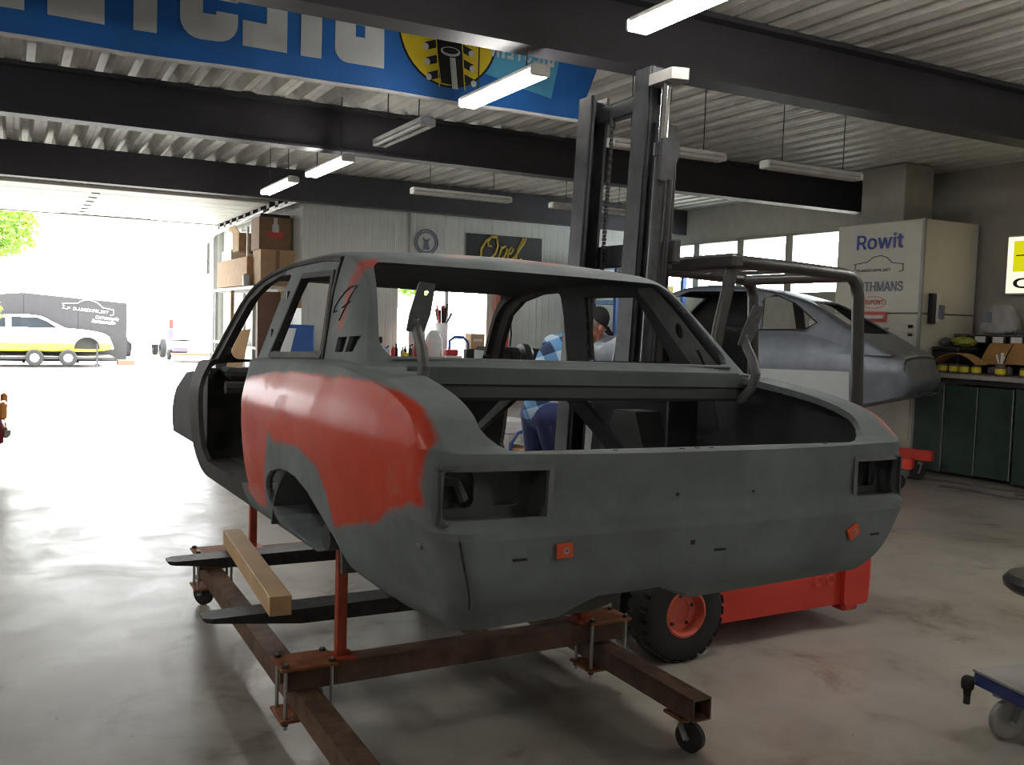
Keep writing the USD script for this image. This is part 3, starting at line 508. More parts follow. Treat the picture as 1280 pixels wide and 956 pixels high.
def caster(x, y, ztop, parent, r=.062, ang=.3, pl='rust_orange', wm='rubber'):
    c = obj('caster_plate', MB().box((x, y, ztop-.006), (.12, .11, .012), b=.002), pl, parent, 20); d = np.array([math.cos(ang), math.sin(ang), 0]); s = np.array([-d[1], d[0], 0]); ctr = np.array([x, y, r]) + d*.028
    m = MB().lathe([(0, 0), (.03, 0), (.03, .02), (0, .02)], (x, y, ztop-.032), (0, 0, 1), 16)
    for e in (-1, 1): m.bar(np.array([x, y, ztop-.03]) + s*e*.026, ctr + s*e*.026, .004, .05, up=tuple(s))
    obj('caster_fork', m, 'caster_grey', c, 25)
    obj('wheel', MB().lathe([(0, -.017), (r*.80, -.019), (r, -.012), (r, .012), (r*.80, .019), (0, .017)], ctr, s, 28), wm, c, 35); obj('axle', MB().cyl(ctr-s*.032, ctr+s*.032, .008, 8), 'zinc', c)
caster(2.245, 2.70, .146, fr, .058, -1.2); caster(2.245, 5.15, .146, fr, .058, .4); caster(.94, 5.20, .16, fr, .062, 2.2); caster(.94, 2.08, .16, fr, .062, .4)
def post(x, y, z0, z1):
    p = obj('support_post', MB().box((x, y, (z0+z1)/2), (.038, .038, z1-z0), b=.003), 'post_red', fr, 20); obj('post_foot', MB().box((x, y, z0+.005), (.10, .10, .010), b=.002), 'post_red', p, 20); obj('post_pad', MB().box((x, y, z1-.006), (.09, .09, .012), b=.002), 'post_red', p, 20)
post(1.075, 3.28, .335, .93); post(2.15, 3.28, .335, .93); post(1.15, 5.05, .335, .90); post(2.15, 5.05, .335, .90)
obj('brace_bar', box_section(MB(), (1.78, 3.33, .25), (1.78, 5.02, .25), .05, .05), 'rust', fr, 20)

# ------------------------------------------------------------------ forklift truck on the far side, forks under the shell
fl = thing('forklift', 'red electric forklift truck with dark mast and tube guard behind the car shell', 'forklift', (3.4, 4.0, 0))
for y in (3.60, 4.50):
    out = [(.63, y-.035), (.66, y-.055), (.95, y-.065), (2.72, y-.065), (2.72, y+.065), (.95, y+.065), (.66, y+.055), (.63, y+.035)]
    side = mprism([(.62, .452), (2.72, .462), (2.72, .405), (1.5, .390), (1.0, .395), (.64, .436)], 'xz', y-.1, y+.1); f = side ^ mprism(out, 'xy', .3, .6)
    fk = obj('fork', f, 'fork_steel', fl, 20); obj('fork_shank', MB().box((2.725, y, .62), (.05, .13, .50), b=.008), 'fork_steel', fk, 20)
obj('carriage', MB().box((2.755, 4.05, .78), (.03, 1.06, .11), b=.006).box((2.755, 4.05, .44), (.03, 1.06, .10), b=.006).box((2.77, 3.80, .6), (.03, .08, .40)).box((2.77, 4.32, .6), (.03, .08, .40)), 'mast_steel', fl, 20)
obj('load_backrest', MB().box((2.765, 4.05, 1.2), (.02, .98, .03)).box((2.765, 3.58, 1.0), (.02, .03, .42)).box((2.765, 4.52, 1.0), (.02, .03, .42)), 'mast_steel', fl, 20)
def chan(mb, x, y, z0, z1, w, d, t=.016, side=1):
    """Upright of channel section: web across x at the outer y, flanges pointing to the middle."""
    P = [(x-d/2, y), (x+d/2, y), (x+d/2, y+side*w), (x+d/2-t, y+side*w), (x+d/2-t, y+side*t), (x-d/2+t, y+side*t), (x-d/2+t, y+side*w), (x-d/2, y+side*w)]
    return mb.prism(P if side > 0 else P[::-1], 'xy', z0, z1)
lean, loff = np.array([[1, 0, .045], [0, 1, 0], [0, 0, 1.]]), np.array([-.096, 0, 0])
for y, s, zt in ((3.82, 1, 2.62), (4.57, -1, 2.72)):
    obj('mast_rail', chan(MB(), 2.88, y, .10, zt, .075, .13, side=s).xf(lean, loff), 'mast_steel', fl, 20)
for y, s, zt in ((3.85, 1, 2.90), (4.50, -1, 2.86)):
    m = chan(MB(), 2.835, y, .35, zt, .12, .12, side=s); m.box((2.790, y+s*.06, (zt+.35)/2), (.014, .15, zt-.35)); m.xf(lean, loff); obj('inner_mast_rail', m, 'mast_steel', fl, 20)
obj('mast_cross_member', MB().box((2.875, 4.12, 2.76), (.06, .60, .09), b=.008).xf(lean, loff), 'mast_steel', fl, 20)
obj('mast_cross_member', MB().box((2.93, 4.12, 1.98), (.05, .80, .12), b=.008).xf(lean, loff), 'mast_steel', fl, 20); obj('mast_cross_member', MB().box((2.93, 4.12, .35), (.05, .80, .14), b=.008).xf(lean, loff), 'mast_steel', fl, 20)
obj('lift_cylinder', MB().cyl((2.80, 3.735, .3), (2.80, 3.735, 2.46), .032, 18).xf(lean, loff), 'mast_steel', fl); obj('cylinder_collar', MB().cyl((2.80, 3.735, 2.44), (2.80, 3.735, 2.50), .042, 18).xf(lean, loff), 'steel_dark', fl)
obj('cylinder_rod', MB().cyl((2.80, 3.735, 2.46), (2.80, 3.735, 2.80), .024, 18).xf(lean, loff), 'chrome', fl)
obj('crosshead', MB().prism(rpoly([(2.76, 3.65), (2.85, 3.63), (2.88, 3.67), (2.88, 3.74), (2.85, 3.84), (2.76, 3.84)], .012), 'xy', 2.795, 2.85).xf(lean, loff), 'caster_grey', fl, 20)
obj('side_plate', MB().prism(rpoly([(2.76, 2.30), (2.83, 2.36), (2.865, 2.43), (2.865, 2.52), (2.76, 2.52)], .01), 'xz', 3.68, 3.70).xf(lean, loff), 'mast_steel', fl, 20)
obj('hose_pipe', MB().tube([(2.83, 3.69, .4), (2.83, 3.69, 1.6), (2.83, 3.69, 2.32)], .014).xf(lean, loff), 'black', fl); obj('hose_pipe', MB().tube([(2.98, 3.86, .4), (2.98, 3.86, 2.3), (2.97, 3.86, 2.55)], .012).xf(lean, loff), 'black', fl)
for y in (3.98, 4.28):
    c = MB()
    for k in range(46): z = 1.85 + k*.02; c.box((2.86, y, z), (.022 if k % 2 else .012, .010 if k % 2 else .018, .017))
    obj('lift_chain', c.xf(lean, loff), 'steel_dark', fl, False, kind='stuff'); obj('chain_anchor', MB().lathe([(0, 0), (.016, 0), (.016, .06), (.010, .10), (0, .10)], (2.885, y, 2.68), (0, 0, 1), 10), 'steel_dark', fl)
# chassis
ch = MB().prism(rpoly([(3.10, .13), (4.05, .13), (4.05, .50), (3.80, .98), (3.10, .98)], .02), 'xz', 3.50, 4.62); obj('chassis', ch, 'lift_red', fl, 20)
cw = mprism(rpoly([(3.95, .125), (4.13, .125), (4.16, .30), (4.15, .90), (3.95, .95)], .03), 'xz', 3.46, 4.66) ^ mprism(rpoly([(3.9, 3.47), (4.16, 3.47), (4.20, 3.60), (4.20, 4.5), (4.16, 4.65), (3.9, 4.65)], .04), 'xy', 0, 1.2)
cw = obj('counterweight', cw, 'lift_red', fl, 25); obj('tow_foot', MB().box((4.02, 3.53, .115), (.12, .10, .05), b=.015), 'lift_red', cw, 20)
for x in (3.78, 3.87): obj('side_cap', MB().lathe([(.012, 0), (.034, 0), (.030, .008), (.018, .006), (.012, .001)], (x, 3.502, .27), (0, -1, 0), 20), 'lift_red', fl, 30)
obj('front_apron', MB().box((3.06, 4.06, .55), (.06, .86, .7), b=.015), 'steel_dark', fl, 20)
for y, s in ((3.50, -1), (4.62, 1)):
    w = obj('tyre', MB().lathe([(.105, -.075), (.145, -.083), (.20, -.083), (.228, -.068), (.238, -.03), (.238, .03), (.228, .068), (.20, .083), (.145, .083), (.105, .075)], (2.83, y, .238), (0, s, 0), 44), 'rubber', fl, 30)
    for k in range(26):
        a = k*2*PI/26
        for e in (-1, 1): obj('tread_block', MB().box((2.83+.2355*math.cos(a+e*.06), y+e*.045, .238+.2355*math.sin(a+e*.06)), (.009, .055, .040), b=.003, R=np.array([[math.cos(a), 0, -math.sin(a)], [0, 1, 0], [math.sin(a), 0, math.cos(a)]])), 'rubber', w, False)
    rm = obj('rim', MB().lathe([(.0, -.01), (.052, -.01), (.058, .028), (.070, .030), (.078, .0), (.098, .012), (.112, .062), (.118, .080), (.108, .083), (.100, .07), (.092, .03), (.0, .01)], (2.83, y, .238), (0, s, 0), 40), 'rim_red', fl, 30)
    for k in range(5): a = k*2*PI/5+.3; obj('wheel_nut', MB().cyl((2.83+.074*math.cos(a), y+s*.0, .238+.074*math.sin(a)), (2.83+.074*math.cos(a), y+s*.034, .238+.074*math.sin(a)), .010, 6), 'steel_dark', rm, 20)
obj('tyre', MB().lathe([(.08, -.07), (.17, -.07), (.19, -.05), (.19, .05), (.17, .07), (.08, .07)], (3.92, 4.06, .19), (0, 1, 0), 32), 'rubber', fl, 30)
obj('axle_housing', MB().cyl((2.87, 3.52, .238), (2.87, 4.60, .238), .07, 16), 'steel_dark', fl)
# overhead guard
zt = 1.94
for y in (3.60, 4.42):
    obj('guard_leg', MB().tube([(3.05, y, .98), (3.055, y, 1.30), (3.11, y, 1.62), (3.18, y, zt-.02)], .032, 12), 'guard_black', fl, 40)
    obj('guard_leg', MB().tube([(4.13, y, .92), (4.11, y, 1.3), (4.08, y, 1.80), (4.06, y, 1.87), (4.02, y, 1.905), (3.95, y, 1.915), (3.6, y, 1.93), (3.18, y, zt)], .034, 12), 'guard_black', fl, 40)
obj('guard_bar', MB().box((3.17, 4.05, zt), (.07, 1.02, .075), b=.015), 'guard_black', fl, 25); obj('guard_bar', MB().tube([(4.00, 3.60, 1.905), (4.00, 4.42, 1.905)], .03, 12), 'guard_black', fl, 40)
for x in (3.45, 3.72): obj('guard_bar', MB().box((x, 4.01, 1.925), (.03, .84, .02)), 'guard_black', fl, 25)
obj('mast_stay', MB().bar((2.93, 4.12, 1.93), (3.17, 4.05, 1.94), .05, .05), 'guard_black', fl, 20)
st = obj('driver_seat', MB().box((3.75, 4.06, 1.02), (.42, .46, .10), b=.04), 'seat_black', fl, 40); obj('seat_back', MB().box((3.93, 4.06, 1.16), (.09, .42, .22), b=.035), 'seat_black', st, 40)
obj('steering_wheel', MB().tube([(3.36+.13*math.cos(a)*.8, 4.02+.13*math.sin(a), 1.16+.13*math.cos(a)*.5) for a in np.linspace(0, 2*PI, 25)], .012, 8), 'black', fl); obj('steering_column', MB().cyl((3.18, 4.02, .9), (3.36, 4.02, 1.15), .02, 12), 'steel_dark', fl)

w = thing('timber_block', 'pale pine timber beam lying across the two fork blades', 'timber', (.95, 4.05, .455))
obj('beam', MB().box((.93, 4.07, .495), (.085, 1.20, .078), math.radians(-3), b=.003), 'pine', w, 20)
# ------------------------------------------------------------------ generic car body by lofted sections (local: y forward from the tail, x to the right)
def gen_body(top, bot, half, y0, y1, n=46):
    rings = []
    for y in np.linspace(y0, y1, n):
        zb, zt, h = float(bot(y)), float(top(y)), float(half(y)); H = zt-zb
        P = [(0, zb), (h*.84, zb), (h*.93, zb+.06*H), (h*.975, zb+.28*H), (h, zb+.55*H), (h*.99, zb+.70*H), (h*.955, zb+.86*H), (h*.90, zb+.95*H), (h*.80, zb+.99*H), (h*.4, zt+.01), (0, zt+.016)]
        rings.append(np.array([(x, y, z) for x, z in P] + [(-x, y, z) for x, z in P[::-1][1:-1]]))
    return man(loft(rings))
def gen_house(top, hb, hr, base, y0, y1, zr, n=46, off=0.0):
    rings = []
    for y in np.linspace(y0, y1, n):
        g = max(float(top(y))-off, base+.012); hz = lambda z: hb - (hb-hr)*(z-base)/(zr-base) - off; zs = max(g-.05, base+.008)
        P = [(hz(z), z) for z in np.linspace(base, zs, 6)]; h = hz(zs); P += [(h-.02, zs+(g-zs)*.45), (h-.07, zs+(g-zs)*.72), (h*.5, zs+(g-zs)*.95), (0, g)]
        rings.append(np.array([(x, y, z) for x, z in P] + [(-x, y, z) for x, z in P[::-1][1:]]))
    return man(loft(rings))
def place(m, o, rz):
    v, f = arr(m); return trimesh.Trimesh(v @ rotz(rz).T + o, f, process=False)

# silver fastback coupe on a red trolley
CO, CR = np.array([8.48, 6.58, 0]), math.atan2(.42, .91)
ctop = pch([(-.06, 1.16), (-.03, 1.27), (.02, 1.375), (.27, 1.46), (.6, 1.56), (1.1, 1.615), (2.0, 1.60), (2.9, 1.54), (3.6, 1.48), (4.1, 1.38), (4.2, 1.2)])
cbot = pch([(-.06, 1.06), (.0, .98), (.12, .92), (.5, .82), (1.0, .78), (3.4, .78), (4.2, .95)])
chalf = pch([(-.06, .60), (.0, .68), (.15, .745), (.6, .79), (1.5, .805), (3.2, .80), (3.9, .74), (4.2, .62)])
cg = pch([(.10, 1.40), (.28, 1.50), (.6, 1.685), (1.1, 1.955), (1.45, 2.045), (1.75, 2.09), (2.1, 2.115), (2.45, 2.09), (2.7, 2.02), (3.0, 1.80), (3.32, 1.52), (3.5, 1.40)])
co = gen_body(ctop, cbot, chalf, -.06, 4.2) + gen_house(cg, .775, .57, 1.38, .12, 3.46, 2.1)
ci = (gen_body(lambda y: ctop(y)-.03, lambda y: cbot(y)+.06, lambda y: chalf(y)-.03, .03, 3.1)) + gen_house(cg, .775, .57, 1.34, .5, 3.3, 2.1, off=.03)
cs = co - ci
for m in (mprism(Polygon([(.90, 1.70), (1.02, 1.635), (1.50, 1.625), (1.52, 1.95), (1.40, 1.985), (1.18, 1.90)]).buffer(.012), 'yz', -1.2, 1.2), mprism(rpoly([(1.62, 1.62), (2.86, 1.60), (2.62, 1.95), (2.45, 2.025), (1.66, 2.03)], .03), 'yz', -1.2, 0), mprism(rpoly([(1.62, 1.62), (2.25, 1.61), (2.2, 2.01), (1.66, 2.02)], .03), 'yz', 0, 1.2),
          mprism(rpoly([(1.60, 1.62), (1.60, .86), (2.80, .86), (2.90, 1.62)], .03), 'yz', -1.2, 0),
          mprism(rpoly([(-.60, 1.62), (.60, 1.62), (.46, 1.98), (-.46, 1.98)], .05), 'xz', 2.55, 3.6), mprism(rpoly([(-.56, 1.60), (.56, 1.60), (.47, 1.92), (-.47, 1.92)], .05), 'xz', .1, 1.2), mbox((0, 1.9, 1.54), (1.36, 1.7, .2)),
          mprism([(.98+.34*math.cos(a), .68+.27*math.sin(a)) for a in th], 'yz', -1.2, 1.2)): cs = cs - m
cm = (gen_body(lambda y: ctop(y)-.015, lambda y: cbot(y)+.03, lambda y: chalf(y)-.014, .014, 3.2)) + gen_house(cg, .775, .57, 1.35, .42, 3.36, 2.1, off=.014)
skin = cs ^ cm; cs = cs - cm  # inner half, coloured dark to stand for the shade inside the coupe
coupe = thing('silver_coupe', 'bare metal silver fastback coupe shell on a red trolley beside the green bench', 'car', (8.1, 7.5, .3))
wp = cs ^ mprism([(.52, .90), (1.58, .90), (1.58, 1.185), (.52, 1.205)], 'yz', -1.2, -.5); cs = cs - mprism([(.52, .90), (1.58, .90), (1.58, 1.185), (.52, 1.205)], 'yz', -1.2, -.5)
rf = cs ^ mprism([(1.45, 2.3), (1.45, 2.02), (2.66, 2.0), (2.66, 2.3)], 'yz', -.52, .52); cs = cs - mprism([(1.45, 2.3), (1.45, 2.02), (2.66, 2.0), (2.66, 2.3)], 'yz', -.52, .52)
tp = cs ^ mbox((0, -1.0, 1), (3, 2.2, 2)); cs = cs - mbox((0, -1.0, 1), (3, 2.2, 2))
K = lambda m: place(m.mesh() if isinstance(m, MB) else m, CO, CR)
obj('inner_skin', K(skin), 'coupe_dark', coupe, 32); obj('body_side', K(cs), 'coupe_silver', coupe, 32); obj('quarter_panel', K(wp), 'coupe_white', coupe, 32, label='white panel low on the side'); obj('roof_panel', K(rf), 'coupe_silver', coupe, 32); obj('tail_panel', K(tp), 'coupe_silver', coupe, 32)
for s in (-1, 1): obj('door_post', K(MB().box((s*.70, 1.58, 1.24), (.10, .10, .7), b=.02)), 'coupe_dark', coupe); obj('side_trim', K(MB().tube([(s*(.765), 1.52, 1.605), (s*.74, 1.02, 1.622), (s*.70, .905, 1.70), (s*.62, 1.18, 1.905), (s*.59, 1.42, 2.0)], .009, 6)), 'coupe_dark', coupe)
obj('seat_back', K(MB().box((.15, 1.15, 1.62), (.5, .14, .34), b=.06)), 'label_white', coupe); obj('tow_loop', K(MB().tube([(-.2, -.02, 1.0), (-.2, -.16, .99), (-.10, -.18, .99), (-.10, -.02, 1.0)], .018)), 'steel_dark', coupe); obj('dash_panel', K(MB().box((0, 2.9, 1.5), (1.3, .3, .16), b=.05)), 'coupe_dark', coupe)
tr = thing('car_trolley', 'red steel trolley on casters carrying the silver coupe shell', 'trolley', (8.4, 8, 0))
for s in (-.42, .42): obj('side_rail', K(box_section(MB(), (s, -.06, .28), (s, 3.4, .28), .10, .11)), 'lift_red', tr, 20); obj('trolley_post', K(MB().box((s, .9, .555), (.07, .07, .45))), 'lift_red', tr); obj('trolley_post', K(MB().box((s, 2.9, .555), (.07, .07, .45))), 'lift_red', tr)
for y in (.9, 2.9): obj('cross_rail', K(MB().box((0, y, .28), (.76, .08, .08))), 'lift_red', tr)
for lx, ly in ((-.42, .06), (.42, .06), (-.42, 3.2), (.42, 3.2)):
    w = rotz(CR) @ np.array([lx, ly, 0]) + CO; caster(w[0], w[1], .226, tr, .085, CR+2.2, 'steel_dark')

# tall white cabinet with decals, duct above
cab = thing('paint_cabinet', 'tall cream white workshop cabinet with blue and red decals, against the right wall', 'cabinet', (10.05, 8.1, 0))
X0, Y0, Y1 = 9.5, 7.45, 8.76
obj('upper_panel', MB().box((X0+.5, (Y0+Y1)/2, 2.42), (1.0, Y1-Y0, 1.12), b=.012), 'cabinet_white', cab, 20); obj('lower_panel', MB().box((X0+.5, (Y0+Y1)/2, .925), (1.0, Y1-Y0, 1.85), b=.012), 'cabinet_white', cab, 20)
obj('corner_trim', MB().box((X0-.004, Y0-.004, 1.49), (.035, .035, 2.98)), 'seam_grey', cab); obj('door_leaf', MB().box((X0-.006, 7.62, .98), (.012, .22, 1.30), b=.003), 'cabinet_white', cab)
def decal(txt, y, z, h, m, parent, bold=True, w=None, face=X0-.006):
    t = meshkit.text_mesh(txt, h, .002, bold); v = np.array(t.vertices); sx = 1 if w is None else w/(v[:, 0].max()-v[:, 0].min())
    t = trimesh.Trimesh(np.column_stack([face - v[:, 2], y - v[:, 0]*sx, z + v[:, 1]]), t.faces, process=False); return obj('lettering', t, m, parent, False)
decal('Rowit', 8.46, 2.66, .17, 'text_blue', cab, True, .70); decal('CLASSICOPEL.NET', 8.42, 2.375, .030, 'text_black', cab, True, .52); decal('ROTHMANS', 8.48, 2.13, .115, 'text_grey', cab, True, .76); decal('DUPONT', 8.27, 1.965, .055, 'text_red', cab, True, .28)
ov = Polygon([(.19*math.cos(a), .075*math.sin(a)) for a in th]); ov = ov - ov.buffer(-.007)
obj('decal_oval', MB().prism(affinity.translate(ov, 8.13, 1.99), 'yz', X0-.008, X0-.005), 'text_red', cab, False)
CARL = [(0, .10), (.03, .06), (0, .0), (.10, .0)], [(0, .10), (.16, .115), (.27, .13), (.40, .21), (.55, .23), (.68, .19), (.78, .10), (.98, .075), (1.0, .08), (1.0, -.03), (.93, -.05)]
def outline(y, z, s, r, m, parent, face, cls=CARL):
    b = MB()
    for L in cls: b.tube([(face, y - a*s, z + c*s) for a, c in L], r, 5)
    return obj('car_outline', b, m, parent, False)
outline(8.46, 2.40, .74, .0045, 'text_black', cab, X0-.006)
obj('sticker', MB().box((X0-.007, 8.12, 1.81), (.004, .40, .13)), 'text_red', cab); obj('sticker_band', MB().box((X0-.010, 8.12, 1.81), (.003, .30, .045)), 'label_white', cab)
obj('spray_sign', MB().prism([(8.30, 1.69), (8.02, 1.69), (7.96, 1.65), (8.10, 1.64), (8.14, 1.56), (8.20, 1.64), (8.30, 1.65)], 'yz', X0-.009, X0-.005), 'text_red', cab); obj('sign_nozzle', MB().box((X0-.008, 7.93, 1.665), (.006, .10, .03)), 'text_grey', cab)
obj('warning_sign', MB().prism([(7.83, 1.46), (7.71, 1.46), (7.77, 1.57)], 'yz', X0-.009, X0-.005), 'text_black', cab)
for z in (1.70, 1.60): obj('switch', MB().box((X0-.012, 7.56, z), (.02, .06, .035), b=.004), 'text_black', cab)
ct = obj('wall_control', MB().box((9.66, Y0-.04, 1.92), (.07, .07, .36), b=.008), 'black', cab); obj('control_face', MB().box((9.74, Y0-.035, 1.92), (.09, .06, .35), b=.006), 'label_white', cab); obj('control_dial', MB().box((9.79, Y0-.075, 1.88), (.09, .03, .17), b=.01), 'text_grey', cab)
du = thing('air_duct', 'grey square sheet metal duct rising from the white cabinet to the ceiling', 'duct', (10.0, 8.15, 2.98)); obj('duct_body', MB().box((9.86, 8.17, 3.335), (.52, .66, .71), b=.01), 'wall_grey', du, 20); obj('duct_flange', MB().box((9.86, 8.17, 2.995), (.60, .74, .03)), 'seam_grey', du)

# bench hung with green sheet
bn = thing('workbench', 'long workbench with pale top and dark green sheeting hung down its front', 'workbench', (10.0, 5.6, 0)); yb0, yb1 = 3.4, 7.42
obj('worktop', MB().box((9.99, (yb0+yb1)/2, 1.145), (1.16, yb1-yb0, .05), b=.006), 'worktop', bn, 20); obj('top_rail', MB().box((9.50, (yb0+yb1)/2, 1.085), (.03, yb1-yb0, .05)), 'steel_dark', bn)
k = 0
for y in np.arange(yb1-.42, yb0, -.42):
    x = 9.425 + .01*math.sin(k*2.1); P = []
    ysub = np.linspace(y+.405, y+.004, 9); prof = [(9.435 + .012*math.sin(7*q+k) + .010*math.sin(17*q), q) for q in ysub]; pts = prof + [(a+.008, q) for a, q in prof[::-1]]
    obj('green_sheet', MB().prism(pts, 'xy', .03 + .012*(k % 3), 1.06 - .008*((k*7) % 4)), 'tarp_green', bn, 25); obj('sheet_seam', MB().box((9.418, y+.002, .55), (.006, .008, .98)), 'post_red' if False else 'seam_grey', bn); k += 1
for y in (yb0+.1, 5.4, yb1-.1): obj('leg', MB().box((9.52, y, .56), (.06, .06, 1.12)), 'steel_dark', bn); obj('leg', MB().box((10.45, y, .56), (.06, .06, 1.12)), 'steel_dark', bn)
TB = 1.17
rk = thing('bin_rack', 'black rack of sheet bins with white labels standing on the green bench', 'rack', (10.2, 6.6, TB)); obj('back_board', MB().box((10.32, 6.45, TB+.22), (.03, 1.9, .44)), 'black', rk); obj('base_board', MB().box((10.2, 6.45, TB+.01), (.28, 1.9, .02)), 'black', rk); obj('top_shelf', MB().box((10.22, 6.45, TB+.45), (.30, 1.9, .025)), 'purple_grey', rk)
for k, y in enumerate(np.linspace(7.38, 5.5, 9)): obj('divider', MB().box((10.2, y, TB+.22), (.24, .015, .42)), 'black', rk)
for k, y in enumerate(np.linspace(7.10, 5.75, 7)): obj('bin_label', MB().box((10.06, y-.06, TB+.40), (.008, .13, .07)), 'label_white', rk); obj('bin_front', MB().box((10.07, y-.06, TB+.40), (.012, .19, .10)), 'black', rk)
dk = thing('storage_case', 'black plastic case at the left end of the green bench', 'case', (9.75, 7.25, TB)); obj('case_body', MB().box((9.86, 7.22, TB+.13), (.36, .36, .26), b=.015), 'black', dk, 25); obj('case_lid', MB().box((9.86, 7.22, TB+.28), (.37, .37, .04), b=.012), 'steel_dark', dk, 25); obj('latch', MB().box((9.675, 7.25, TB+.05), (.012, .10, .02)), 'seam_grey', dk)
pp_ = thing('rag_pile', 'crumpled yellow-green rag on the black case by the white cabinet', 'rag', (9.8, 7.1, TB+.30)); v = trimesh.creation.icosphere(3); v.vertices = v.vertices*(.12, .14, .06)*(1+.5*(meshkit.fbm(v.vertices*3, 3, 8)-.5))[:, None] + (9.84, 7.09, TB+.368); obj('cloth', v, 'rag_green', pp_, True)
v = trimesh.creation.icosphere(3); v.vertices = v.vertices*(.09, .07, .05)*(1+.6*(meshkit.fbm(v.vertices*3, 3, 18)-.5))[:, None] + (9.85, 7.33, TB+.355); o = obj('cloth_pile', v, 'purple_grey', None, True); tag(o, 'dark purple cloth heap on the black case against the cabinet', 'cloth')
def sheet(name, pts, wy, x, m, label, group=None):
    """Curved paper sheet: profile pts (x, z) swept along -y over wy, thin."""
    pts = np.array(pts, float); pl = Polygon(np.vstack([pts, pts[::-1] + (.004, -.003)])); o = obj(name, MB().prism(pl, 'xz', wy[0], wy[1]), m, None, 30); return tag(o, label, 'sandpaper', group)
for k, (y0, y1, z0, z1, l) in enumerate(((6.62, 6.90, .12, .36, 'leftmost'), (6.36, 6.60, .13, .37, 'second from the left'), (6.06, 6.30, .16, .37, 'third from the left'), (5.78, 6.02, .20, .37, 'rightmost'))):
    sheet('sandpaper_sheet', [(9.88, TB+z0), (9.93, TB+(z0+z1)/2-.02), (10.02, TB+z1-.03), (10.05, TB+z1)], (y0, y1), 0, 'sandpaper', f'orange sandpaper sheet hanging from the black bins, {l} of four', 'hanging sandpaper sheets')
cur = [(6.66+.56*t, TB+.115+.15*math.sin(PI*t**.8)*(.55+.5*t)) for t in np.linspace(0, 1, 12)]
m = MB().prism(Polygon(cur + [(a, b_+.005) for a, b_ in cur[::-1]]), 'yz', 9.46, 9.67); o = obj('curled_sandpaper', m, 'sandpaper', None, 30); tag(o, 'large curled tan sandpaper sheet over the yellow-banded tins', 'sandpaper')
def tin(y, x, label, h=.10):
    t = thing('tape_tin', label, 'tin', (x, y, TB), 0, 'yellow-banded tins on the green bench'); obj('tin_body', MB().lathe([(0, 0), (.052, 0), (.052, h), (.046, h+.008), (0, h+.008)], (x, y, TB), n=24), 'tin_brown', t); obj('yellow_band', MB().lathe([(.0525, .025), (.055, .025), (.055, .085), (.0525, .085)], (x, y, TB), n=24), 'tape_yellow', t)
for k, (y, l) in enumerate(((7.16, 'first yellow-banded tin from the left on the bench'), (7.02, 'second yellow-banded tin from the left on the bench'), (6.88, 'third yellow-banded tin from the left on the bench'), (6.74, 'fourth yellow-banded tin from the left on the bench'), (6.44, 'yellow-banded tin holding tools in the middle of the bench'), (6.16, 'rightmost yellow-banded tin on the bench'))): tin(y, 9.58 + .015*(k % 2), l, .10 if k != 4 else .13)
br = thing('brush_bundle', 'pale bristle brushes sticking up from a banded tin', 'brush', (9.58, 6.44, TB+.13))
for k in range(6): obj('brush', MB().cyl((9.58+.012*math.cos(k*2), 6.44+.02*math.sin(k*2), TB+.135), (9.58+.04*math.cos(k*2), 6.44+.05*math.sin(k*2), TB+.22+.02*(k % 3)), .009, 7), 'label_white', br)
o = obj('grinder', MB().lathe([(0, 0), (.035, 0), (.045, .06), (.03, .16), (.025, .22), (0, .22)], (9.70, 6.66, TB+.05), (.25, -1, .12), 16).box((9.745, 6.45, TB+.055), (.08, .06, .10), b=.02), 'purple_grey', None, 30); tag(o, 'dark grey hand sander lying between the tins', 'sander')
bg = thing('paper_sack', 'grey and white sack slumped on top of the black bin rack', 'sack', (10.15, 6.9, TB+.46)); v = trimesh.creation.icosphere(4); q = v.vertices; q = np.sign(q)*np.abs(q)**.55; f = 1 - .55*np.clip((q[:, 2]+1)/2, 0, 1); v.vertices = np.column_stack([q[:, 0]*.13*f, q[:, 1]*.27*f, (q[:, 2]+1)*.175])*(1+.22*(meshkit.fbm(q*2.5, 3, 5)-.5))[:, None] + (10.18, 6.88, TB+.465); obj('sack_body', v, 'bag_grey', bg, 50); obj('sack_print', MB().box((10.075, 6.98, TB+.66), (.012, .11, .12), b=.004), 'text_grey', bg)
v = trimesh.creation.icosphere(3); v.vertices = v.vertices*(.10, .13, .12)*(1+.5*(meshkit.fbm(v.vertices*3, 3, 28)-.5))[:, None] + (10.22, 6.46, TB+.60); o = obj('plastic_bag', v, 'purple_grey', None, True); tag(o, 'crumpled dark purple plastic bag right of the grey sack', 'bag')
o = obj('cable_heap', MB().tube([(10.08+.05*math.sin(k*1.7), 6.75-.06*k, TB+.487+.012*math.sin(k*2.3)) for k in range(22)], .016), 'purple_grey', None); tag(o, 'dark hose trailing along the top of the bin rack', 'hose')
